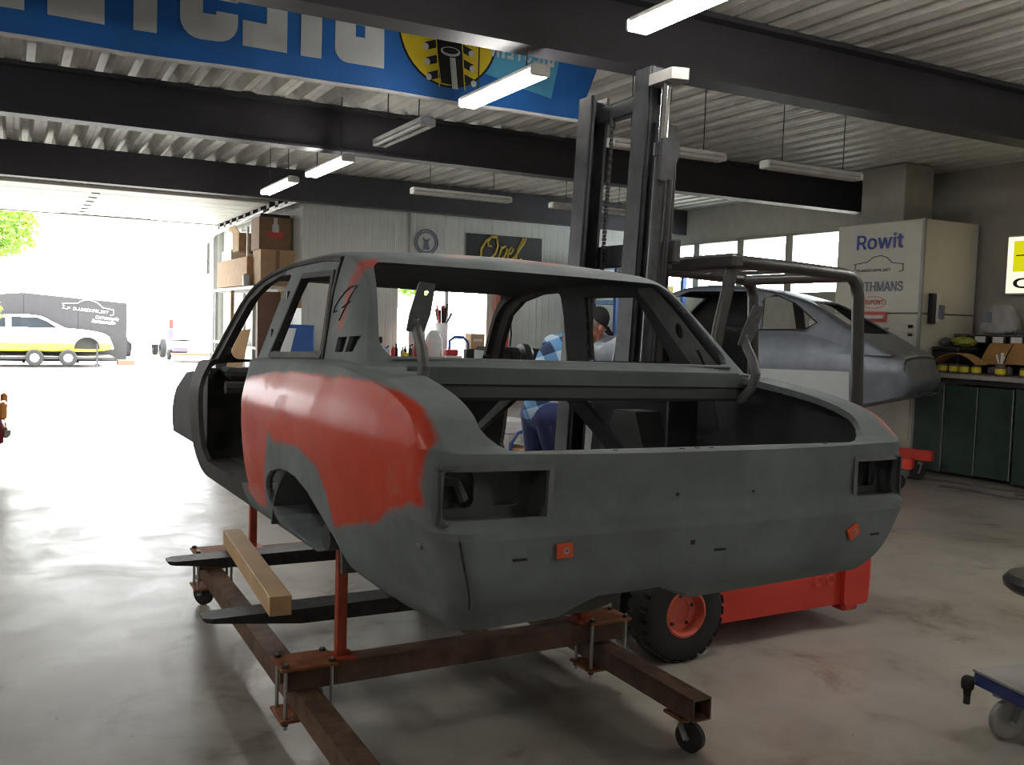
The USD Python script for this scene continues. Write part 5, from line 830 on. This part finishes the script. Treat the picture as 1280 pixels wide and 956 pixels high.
obj('car_outline', b, 'text_white', fn, False)
obj('letter_dot', MB().cyl((1.50, 30.99, 1.66), (1.50, 30.975, 1.66), .035, 10), 'text_white', fn); decal_x('CLASSICOPEL.NET', 1.60, 1.60, .085, 'text_white', fn, .98); decal_x('Carrosserie', 2.22, 1.36, .10, 'text_white', fn, .66); decal_x('Restauratie', 2.12, 1.24, .10, 'text_white', fn, .66)
# yellow coupe on the transport dolly: side view, nose to the right
YO, YR = np.array([-1.52, 30.05, 0.0]), -PI/2
yt = pch([(0, .72), (.04, .86), (.5, .93), (1.2, .97), (2.4, .97), (3.2, .93), (3.95, .80), (4.05, .72), (4.12, .5)]); yb_ = pch([(0, .40), (.2, .33), (.6, .30), (3.5, .30), (4.0, .36), (4.12, .42)]); yh = pch([(0, .68), (.3, .77), (2, .80), (3.6, .78), (4.12, .66)])
yg = pch([(.35, .90), (.75, 1.12), (1.2, 1.30), (1.7, 1.345), (2.2, 1.31), (2.55, 1.15), (2.95, .93)])
ycar = gen_body(yt, yb_, yh, 0, 4.12) + gen_house(yg, .74, .55, .90, .38, 2.92, 1.34)
for yc in (.80, 3.42): ycar = ycar - mprism([(yc+.34*math.cos(a), .42+.31*math.sin(a)) for a in th], 'yz', -1.2, -.45) - mprism([(yc+.34*math.cos(a), .42+.31*math.sin(a)) for a in th], 'yz', .45, 1.2)
W1, W2 = rpoly([(.86, .98), (1.36, .98), (1.36, 1.25), (1.16, 1.22)], .02), rpoly([(1.50, .98), (2.66, .97), (2.40, 1.15), (2.18, 1.25), (1.50, 1.265)], .02)
ycar = ycar - mprism(W1, 'yz', -1, 1) - mprism(W2, 'yz', -1, 1)
yl = thing('yellow_coupe', 'white and yellow coupe parked on a low trailer out in the yard', 'car', (.3, 30.0, .15)); YK = lambda m: place(m.mesh() if isinstance(m, MB) else m, YO + (0, 0, .10), YR)
low = ycar ^ mbox((0, 2, .32), (3, 6, .45)); ycar = ycar - mbox((0, 2, .32), (3, 6, .45))  # white upper half is daylight glare put into the colour; the coupe is yellow
obj('body_shell', YK(ycar), 'car_white', yl, 32); obj('lower_body', YK(low), 'car_yellow', yl, 32); obj('side_glass', YK(MB().prism(W1, 'yz', -.62, .62)), 'glass_dark', yl, False); obj('side_glass', YK(MB().prism(W2, 'yz', -.60, .60)), 'glass_dark', yl, False); obj('front_bumper', YK(MB().box((0, 4.08, .42), (1.4, .1, .12), b=.03)), 'chrome', yl); [obj('arch_liner', YK(MB().prism([(yc+.345*math.cos(a), .42+.315*math.sin(a)) for a in np.linspace(-.12, PI+.12, 24)], 'yz', sx*.455, sx*.47)), 'coupe_dark', yl) for sx in (-1, 1) for yc in (.80, 3.42)]; obj('rear_tyre', YK(MB().lathe([(.12, -.08), (.28, -.08), (.30, -.04), (.30, .04), (.28, .08), (.12, .08)], (.66, .80, .30), (1, 0, 0), 28)), 'rubber', yl)  # dark arch plates stand in for the shade inside the wheel arches
tl = thing('car_trailer', 'low twin-axle trailer under the yellow coupe', 'trailer', (.3, 29.6, 0)); obj('deck_rail', MB().box((.45, 29.35, .22), (4.4, .12, .06)), 'steel_dark', tl); obj('deck_rail', MB().box((.45, 30.75, .22), (4.4, .12, .06)), 'steel_dark', tl); obj('deck', MB().box((.45, 30.05, .26), (4.3, 1.3, .03)), 'track_steel', tl)
for x in (.55, 1.40):
    w_ = obj('wheel', MB().lathe([(.10, -.07), (.20, -.08), (.235, -.04), (.235, .04), (.20, .08), (.10, .07)], (x, 29.20, .235), (0, -1, 0), 28), 'rubber', tl); obj('hub', MB().lathe([(0, 0), (.11, 0), (.12, .05), (.03, .06), (0, .06)], (x, 29.17, .235), (0, -1, 0), 20), 'paper_white', w_)
obj('prop_stand', MB().box((2.16, 29.25, .32), (.05, .05, .64)).box((2.16, 29.25, .03), (.12, .12, .06)), 'steel_dark', tl); obj('tail_board', MB().box((2.95, 29.5, .10), (.45, .5, .14)), 'board_brown', tl)
# pick-up with red lights, mesh fence, white house, tree
pk = thing('pickup', 'pale pickup with red lamps and a loaded trailer far out in the yard', 'truck', (4.6, 35, 0)); obj('cab', MB().box((4.25, 36.2, .95), (1.3, 2.6, 1.0), b=.12).box((4.25, 36.9, 1.55), (1.15, 1.4, .6), b=.15), 'car_white', pk, 30); obj('rear_lamp', MB().box((4.98, 34.85, 1.2), (.14, .06, .32), b=.01), 'lamp_red', pk); obj('tail_bracket', MB().box((4.98, 34.86, .85), (.16, .06, .34), b=.01), 'purple_grey', pk); obj('lamp_mast', MB().cyl((5.0, 34.9, 1.4), (5.03, 34.9, 2.3), .03, 8, .012), 'caster_grey', pk)
for x, y in ((3.62, 35.6), (4.72, 35.0), (3.62, 37.0), (4.72, 37.0)): obj('wheel', MB().lathe([(.10, -.09), (.30, -.09), (.34, -.05), (.34, .05), (.30, .09), (.10, .09)], (x, y, .34), (1, 0, 0), 24), 'rubber', pk)
ptl = thing('flat_trailer', 'dark low flatbed trailer behind the pickup', 'trailer', (5.4, 34, 0)); obj('trailer_bed', MB().box((5.45, 33.2, .22), (1.5, 1.6, .08)), 'board_brown', ptl); obj('trailer_load', MB().box((5.0, 33.2, .37), (.5, .8, .22), b=.05), 'purple_grey', ptl)
for x in (4.68, 6.22): obj('wheel', MB().lathe([(.05, -.05), (.17, -.05), (.19, 0), (.17, .05), (.05, .05)], (x, 33.2, .19), (1, 0, 0), 20), 'rubber', ptl)
mf = thing('mesh_fence', 'pale wire mesh fence right of the black hoarding', 'fence', (3.9, 36, 0))
for k in range(12): obj('fence_bar', MB().cyl((3.0+.17*k, 38, .0), (3.0+.17*k, 38, 1.9), .014, 6), 'mesh_wire', mf)
for z in (.3, 1.1, 1.85): obj('fence_rail', MB().box((3.95, 38, z), (2.1, .03, .04)), 'mesh_wire', mf)
hs_ = thing('white_house', 'pale house with low tiled roof far behind the yard', 'house', (4, 60, 0)); obj('house_wall', MB().box((7.0, 62, 2.4), (16, 8, 4.8)), 'paper_white', hs_); obj('roof', MB().prism([(57.2, 4.7), (66.8, 4.7), (62, 7.4)], 'yz', -1.4, 15.4), 'house_wall', hs_)
for k in range(4): wn = obj('window', MB().box((1.2+3.4*k, 57.97, 2.2), (1.3, .08, 1.4)), 'house_wall', hs_); obj('pane', MB().box((1.2+3.4*k, 57.92, 2.2), (1.1, .03, 1.2)), 'glass_dark' if False else 'light_blue', wn)
h2 = thing('tiled_house', 'house with reddish tiled roof behind the black hoarding', 'house', (-6, 48, 0)); obj('house_wall', MB().box((-6.0, 50, 1.1), (9, 6, 2.2)), 'house_wall', h2); obj('roof', MB().prism([(46.6, 2.15), (53.4, 2.15), (50, 3.1)], 'yz', -11.0, -.9), 'roof_tile', h2)
def leaves(c, rad, n, size, seed):
    r = np.random.default_rng(seed); d = r.normal(size=(n, 3)); d /= np.linalg.norm(d, axis=1, keepdims=True); P = np.array(c) + d*np.array(rad)*(r.uniform(.25, 1, n)**.5)[:, None]*(.75+.5*meshkit.fbm(d*2.2, 3, seed))[:, None]
    a = r.normal(size=(n, 3)); a /= np.linalg.norm(a, axis=1, keepdims=True); b_ = np.cross(a, r.normal(size=(n, 3))); b_ /= np.linalg.norm(b_, axis=1, keepdims=True); nn = np.cross(a, b_); s = size*r.uniform(.7, 1.3, n)[:, None]
    V = np.stack([P-a*s, P+b_*s*.45+nn*s*.1, P+a*s, P-b_*s*.45+nn*s*.1], 1).reshape(-1, 3); k = np.arange(n)[:, None]*4; F = np.vstack([k+[0, 1, 2], k+[0, 2, 3]]); return trimesh.Trimesh(V, F, process=False)
MAT['leaf_green'] = usdkit.material(stage, '/World/Looks/leaf_green', {'g': ('geometry', {}), 'n': ('noise_texture', {'scale': 3.0, 'detail': 3.0}), 'r': ('rgb_ramp', {'ramp': [(.3, (.05, .14, .02)), (.7, (.24, .36, .07))]}), 'd': ('principled_bsdf', {'roughness': .5}), 't': ('translucent_bsdf', {'color': (.30, .45, .06)}), 'm': ('mix_closure', {'fac': .4})}, [('g.position', 'n.vector'), ('n.fac', 'r.fac'), ('r.color', 'd.base_color'), ('d.BSDF', 'm.closure1'), ('t.BSDF', 'm.closure2')], surface='m.closure')
def tree(x, y, zt, zc, rad, n, size, seed, label, cat='tree', nm='leafy_tree'):
    t = thing(nm, label, cat, (x, y, 0), 0, None); obj('trunk', MB().tube([(x, y, -.05), (x+.06, y, zc*.5), (x, y, zc)], [.16*zt/5, .12*zt/5, .05*zt/5], 10), 'bark', t); obj('foliage', leaves((x, y, zc), rad, n, size, seed), 'leaf_green', t, False, kind='stuff')
tree(-.9, 37, 6, 4.6, (1.8, 1.6, 1.5), 2600, .14, 5, 'leafy green tree above the black hoarding, at left')
tree(-2.6, 42, 7.5, 5.6, (2.6, 2.4, 2.0), 2600, .18, 6, 'taller leafy tree behind, at the left edge')
tree(-.55, 28.4, 2.2, 1.45, (.32, .32, .55), 260, .09, 7, 'small bright bush before the yellow coupe', 'bush', 'leafy_bush')
tree(6.75, 34.6, 1.0, .75, (.30, .30, .35), 220, .07, 8, 'tiny green shrub beside the flatbed trailer', 'bush', 'leafy_bush')
for k, (x, y, z, r, l) in enumerate(((11.6, 28, 3.3, 1.1, 'leafy tree seen through the left rear window pane'), (12.2, 22.0, .8, .55, 'low green shrub below the right rear window pane'))): tree(x, y, z*1.3, z, (r, r, r*.8), 1200, .13, 20+k, l)
pf = thing('white_fence', 'white slatted garden fence outside the rear window', 'fence', (10.5, 22.5, 0))
for k in range(26): obj('fence_slat', MB().box((7.8+.26*k, 23.5, .75), (.16, .025, 1.5)), 'paper_white', pf)
for z in (.4, 1.2): obj('fence_rail', MB().box((11.05, 23.53, z), (6.7, .04, .09)), 'paper_white', pf)
# red car cut off by the left edge
rc = thing('red_car', 'dark red car tail just entering at the left edge of the picture', 'car', (-.9, 10.4, 0)); ro = np.array([-.075, 10.25, 0.0]); RK = lambda m: place(m.mesh() if isinstance(m, MB) else m, ro, PI/2)
rt = pch([(0, .55), (.05, .78), (.5, .88), (1.3, .93), (3.0, .92), (4.0, .75)]); rb = pch([(0, .36), (.3, .28), (4.0, .30)]); rh = pch([(0, .66), (.3, .77), (2, .8), (4, .7)]); rgp = pch([(.55, .86), (1.0, 1.2), (1.4, 1.36), (2.0, 1.38), (2.5, 1.2), (2.9, .9)])
rcar = gen_body(rt, rb, rh, 0, 4.0) + gen_house(rgp, .74, .56, .86, .58, 2.85, 1.38)
for yc in (.85, 3.2): rcar = rcar - mprism([(yc+.34*math.cos(a), .34+.33*math.sin(a)) for a in th], 'yz', -1.2, -.5) - mprism([(yc+.34*math.cos(a), .34+.33*math.sin(a)) for a in th], 'yz', .5, 1.2)
obj('body_shell', RK(rcar), 'car_red', rc, 32)
for s in (-1, 1): obj('tail_lamp', RK(MB().box((s*.52, .0, .66), (.26, .06, .16), b=.02)), 'lens_orange', rc)
for s in (-1, 1):
    for yc in (.85, 3.2): obj('wheel', RK(MB().lathe([(0, -.07), (.20, -.08), (.28, -.08), (.30, -.04), (.30, .04), (.28, .08), (.20, .08), (0, .07)], (s*.68, yc, .30), (1, 0, 0), 28)), 'rubber', rc)
obj('bumper', RK(MB().box((0, -.02, .46), (1.3, .08, .10), b=.03)), 'chrome', rc)
# ------------------------------------------------------------------ big blue banner seen from its back
bnr = thing('hanging_banner', 'large blue advertising banner seen from behind, lettering mirrored, hung from the beams', 'banner', (1.4, 6.25, 3.2))
BY, BX0, BX1, BZ0, BZ1 = 6.22, -3.2, 4.05, 3.175, 3.69
def drape(x, z): return BY + .018*np.sin(2.6*x+.6) + .012*np.sin(6.1*x+3*z) + .03*(BZ1-z)*np.sin(1.7*x)
def sag(x): return -.0*(x)
def lean_x(x, z): return x - .36*np.clip((x-3.2)/.85, 0, 1)*(BZ1-z)
nx, nz = 90, 10; X = np.linspace(BX0, BX1, nx); Zs = np.linspace(BZ0, BZ1, nz); G, H = np.meshgrid(X, Zs, indexing='ij')
def two_sided(V, F, t=.003):
    n = len(V); V2 = np.vstack([V, V + (0, t, 0)]); F = np.asarray(F); e = trimesh.Trimesh(V, F, process=False); ed = e.edges[trimesh.grouping.group_rows(e.edges_sorted, require_count=1)]
    S = np.vstack([np.column_stack([ed[:, 0], ed[:, 1] + n, ed[:, 1]]), np.column_stack([ed[:, 0], ed[:, 0] + n, ed[:, 1] + n])]); return trimesh.Trimesh(V2, np.vstack([F, F[:, ::-1] + n, S]), process=False)
idx = np.arange(nx*nz).reshape(nx, nz); a, b_, c_, d_ = idx[:-1, :-1].ravel(), idx[1:, :-1].ravel(), idx[1:, 1:].ravel(), idx[:-1, 1:].ravel(); F = np.vstack([np.column_stack([a, b_, c_]), np.column_stack([a, c_, d_])])
cloth = two_sided(np.column_stack([lean_x(G, H).ravel(), drape(G, H).ravel(), H.ravel()]), F)
def cloth_mat(name, col, tr=.25):
    MAT[name] = usdkit.material(stage, f'/World/Looks/{name}', {'g': ('geometry', {}), 'n': ('noise_texture', {'scale': 3.0, 'detail': 4.0}), 'r': ('rgb_ramp', {'ramp': [(.3, tuple(np.array(col)*.88)), (.7, tuple(np.minimum(1, np.array(col)*1.1)))]}), 'd': ('principled_bsdf', {'roughness': .48}), 't': ('translucent_bsdf', {}), 'm': ('mix_closure', {'fac': tr})},
        [('g.position', 'n.vector'), ('n.fac', 'r.fac'), ('r.color', 'd.base_color'), ('r.color', 't.color'), ('d.BSDF', 'm.closure1'), ('t.BSDF', 'm.closure2')], surface='m.closure')
cloth_mat('banner_blue', (.018, .155, .50)); cloth_mat('banner_white', (.62, .64, .64)); cloth_mat('banner_yellow', (.72, .56, .02)); cloth_mat('banner_light', (.10, .42, .66)); cloth_mat('banner_black', (.012, .013, .016))
obj('banner_cloth', cloth, 'banner_blue', bnr, 60)
hemx = np.linspace(BX0, BX1, 90); obj('hem', MB().tube([(lean_x(x, BZ0), float(drape(x, BZ0)), BZ0) for x in hemx], .014, 6), 'label_white', bnr)
def flat(poly, m, name, off=.004, parent=bnr):
    """Flat print on the cloth: polygons in (x, z) laid on the draped surface."""
    ms = []
    for g in getattr(poly, 'geoms', [poly]):
        if g.area < 1e-6: continue
        t = trimesh.creation.extrude_polygon(g, .001, engine='earcut'); v, f = trimesh.remesh.subdivide_to_size(t.vertices, t.faces, .12, max_iter=6); q = np.column_stack([lean_x(v[:, 0], v[:, 1]), drape(v[:, 0], v[:, 1]) - off - v[:, 2], v[:, 1]]); k = trimesh.Trimesh(q, f, process=False); ms.append(k)
    return obj(name, trimesh.util.concatenate(ms), m, parent, False)
clipz = Polygon([(BX0, BZ0+.01), (BX1, BZ0+.01), (BX1, BZ1-.005), (BX0, BZ1-.005)])
def R_(x0, x1, z0, z1): return Polygon([(x0, z0), (x1, z0), (x1, z1), (x0, z1)])
from shapely import union_all
def letter(ch, x, w, z0, h, st):
    """Blocky capitals, mirrored: x is the right edge, letters grow to the left."""
    r = lambda a, b_, c, d: R_(x-b_*w, x-a*w, z0+c*h, z0+d*h); s = st/w; t = st/h
    if ch == 'B': o = rpoly([(x-w, z0), (x, z0), (x, z0+h), (x-w, z0+h)], .09*h/.6); return (o.union(r(0, .5, 0, 1))) - r(s*1.05, 1-s*1.05, t*1.35, .5-t*.35) - r(s*1.05, 1-s*1.05, .5+t*.35, 1-t)
    if ch == 'I': return r(0, 1, 0, 1)
    if ch == 'L': return r(0, s, 0, 1).union(r(0, 1, 0, t*1.2))
    if ch == 'S': o = rpoly([(x-w, z0), (x, z0), (x, z0+h), (x-w, z0+h)], .12*h/.6); return o - r(s, 1-s, t*1.2, .5-t*.4) - r(s, 1-s, .5+t*.4, 1-t) - r(-.1, s, .30, .5-t*.4) - r(1-s, 1.1, .5+t*.4, .70)
    if ch == 'T': return r(.5-s/2, .5+s/2, 0, 1).union(r(0, 1, 1-t, 1))
    if ch == 'E': return union_all([r(0, s, 0, 1), r(0, 1, 0, t*1.2), r(0, 1, 1-t, 1), r(0, .85, .5-t/2, .5+t/2)])
    if ch == 'N': return union_all([r(0, s, 0, 1), r(1-s, 1, 0, 1), Polygon([(x, z0+h), (x-s*w, z0+h), (x-w, z0), (x-w+s*w, z0)])])
z0, hh = 3.325, .62
for ch, x, w in (('B', 2.27, .35), ('I', 1.83, .14), ('L', 1.60, .29), ('S', 1.28, .35), ('T', .90, .34), ('E', .50, .31), ('I', .07, .14), ('N', -.16, .36)): flat(letter(ch, x, w, z0, hh, .135).intersection(clipz), 'banner_white', 'lettering')
ec = (2.76, 3.675); circ = Polygon([(ec[0]+.385*math.cos(a), ec[1]+.40*math.sin(a)) for a in th]); flat(circ.intersection(clipz), 'banner_black', 'emblem_ring', .004); flat(circ.buffer(-.014).intersection(clipz), 'banner_yellow', 'emblem_disc', .0065)
cx = ec[0]+.01
flat(Polygon([(cx-.115, 3.70), (cx+.085, 3.70), (cx+.125, 3.295), (cx-.055, 3.30)]).intersection(clipz), 'banner_black', 'emblem_damper', .009)
for dx in (-.113, .087): flat(Polygon([(cx+dx, 3.70), (cx+dx+.008, 3.70), (cx+dx+.045, 3.27), (cx+dx+.037, 3.27)]).intersection(clipz), 'banner_yellow', 'emblem_line', .0115)
flat(Polygon([(cx+.01+.075*math.cos(a), 3.53+.034*math.sin(a)) for a in th]), 'banner_white', 'emblem_rim', .0115); flat(Polygon([(cx+.01+.06*math.cos(a), 3.535+.022*math.sin(a)) for a in th]), 'banner_black', 'emblem_mouth', .0135); flat(Polygon([(cx+.005, 3.49), (cx+.05, 3.49), (cx+.075, 3.27), (cx+.03, 3.27)]), 'banner_white', 'emblem_stripe', .0115)
for k, z in enumerate((3.335, 3.44, 3.545, 3.64)):
    for s in (-1, 1):
        ox = cx + .02 - .012*k + s*.135; p = Polygon([(ox-s*.04, z+.055), (ox-s*.05, z+.0), (ox+s*.035, z-.03), (ox+s*.05, z+.02)]); flat(p.intersection(clipz), 'banner_black', 'emblem_bolt', .009); flat(Polygon([(ox+s*.04+.022*math.cos(a), z-.008+.024*math.sin(a)) for a in th[::3]]).intersection(clipz), 'banner_white', 'bolt_head', .0115)
flat(Polygon([(3.02, 3.42), (3.08, 3.62), (3.10, 3.685), (3.70, 3.685), (3.70, 3.31), (3.36, 3.35)]).difference(circ.buffer(.004)), 'banner_light', 'light_patch', .005)
xx = 3.66
for ch, w in (('B', .062), ('I', .026), ('L', .058), ('S', .062), ('T', .060), ('E', .056), ('I', .026), ('N', .066)): flat(letter(ch, xx, w, 3.545, .135, .020), 'banner_white', 'small_lettering', .008); xx -= w + .021
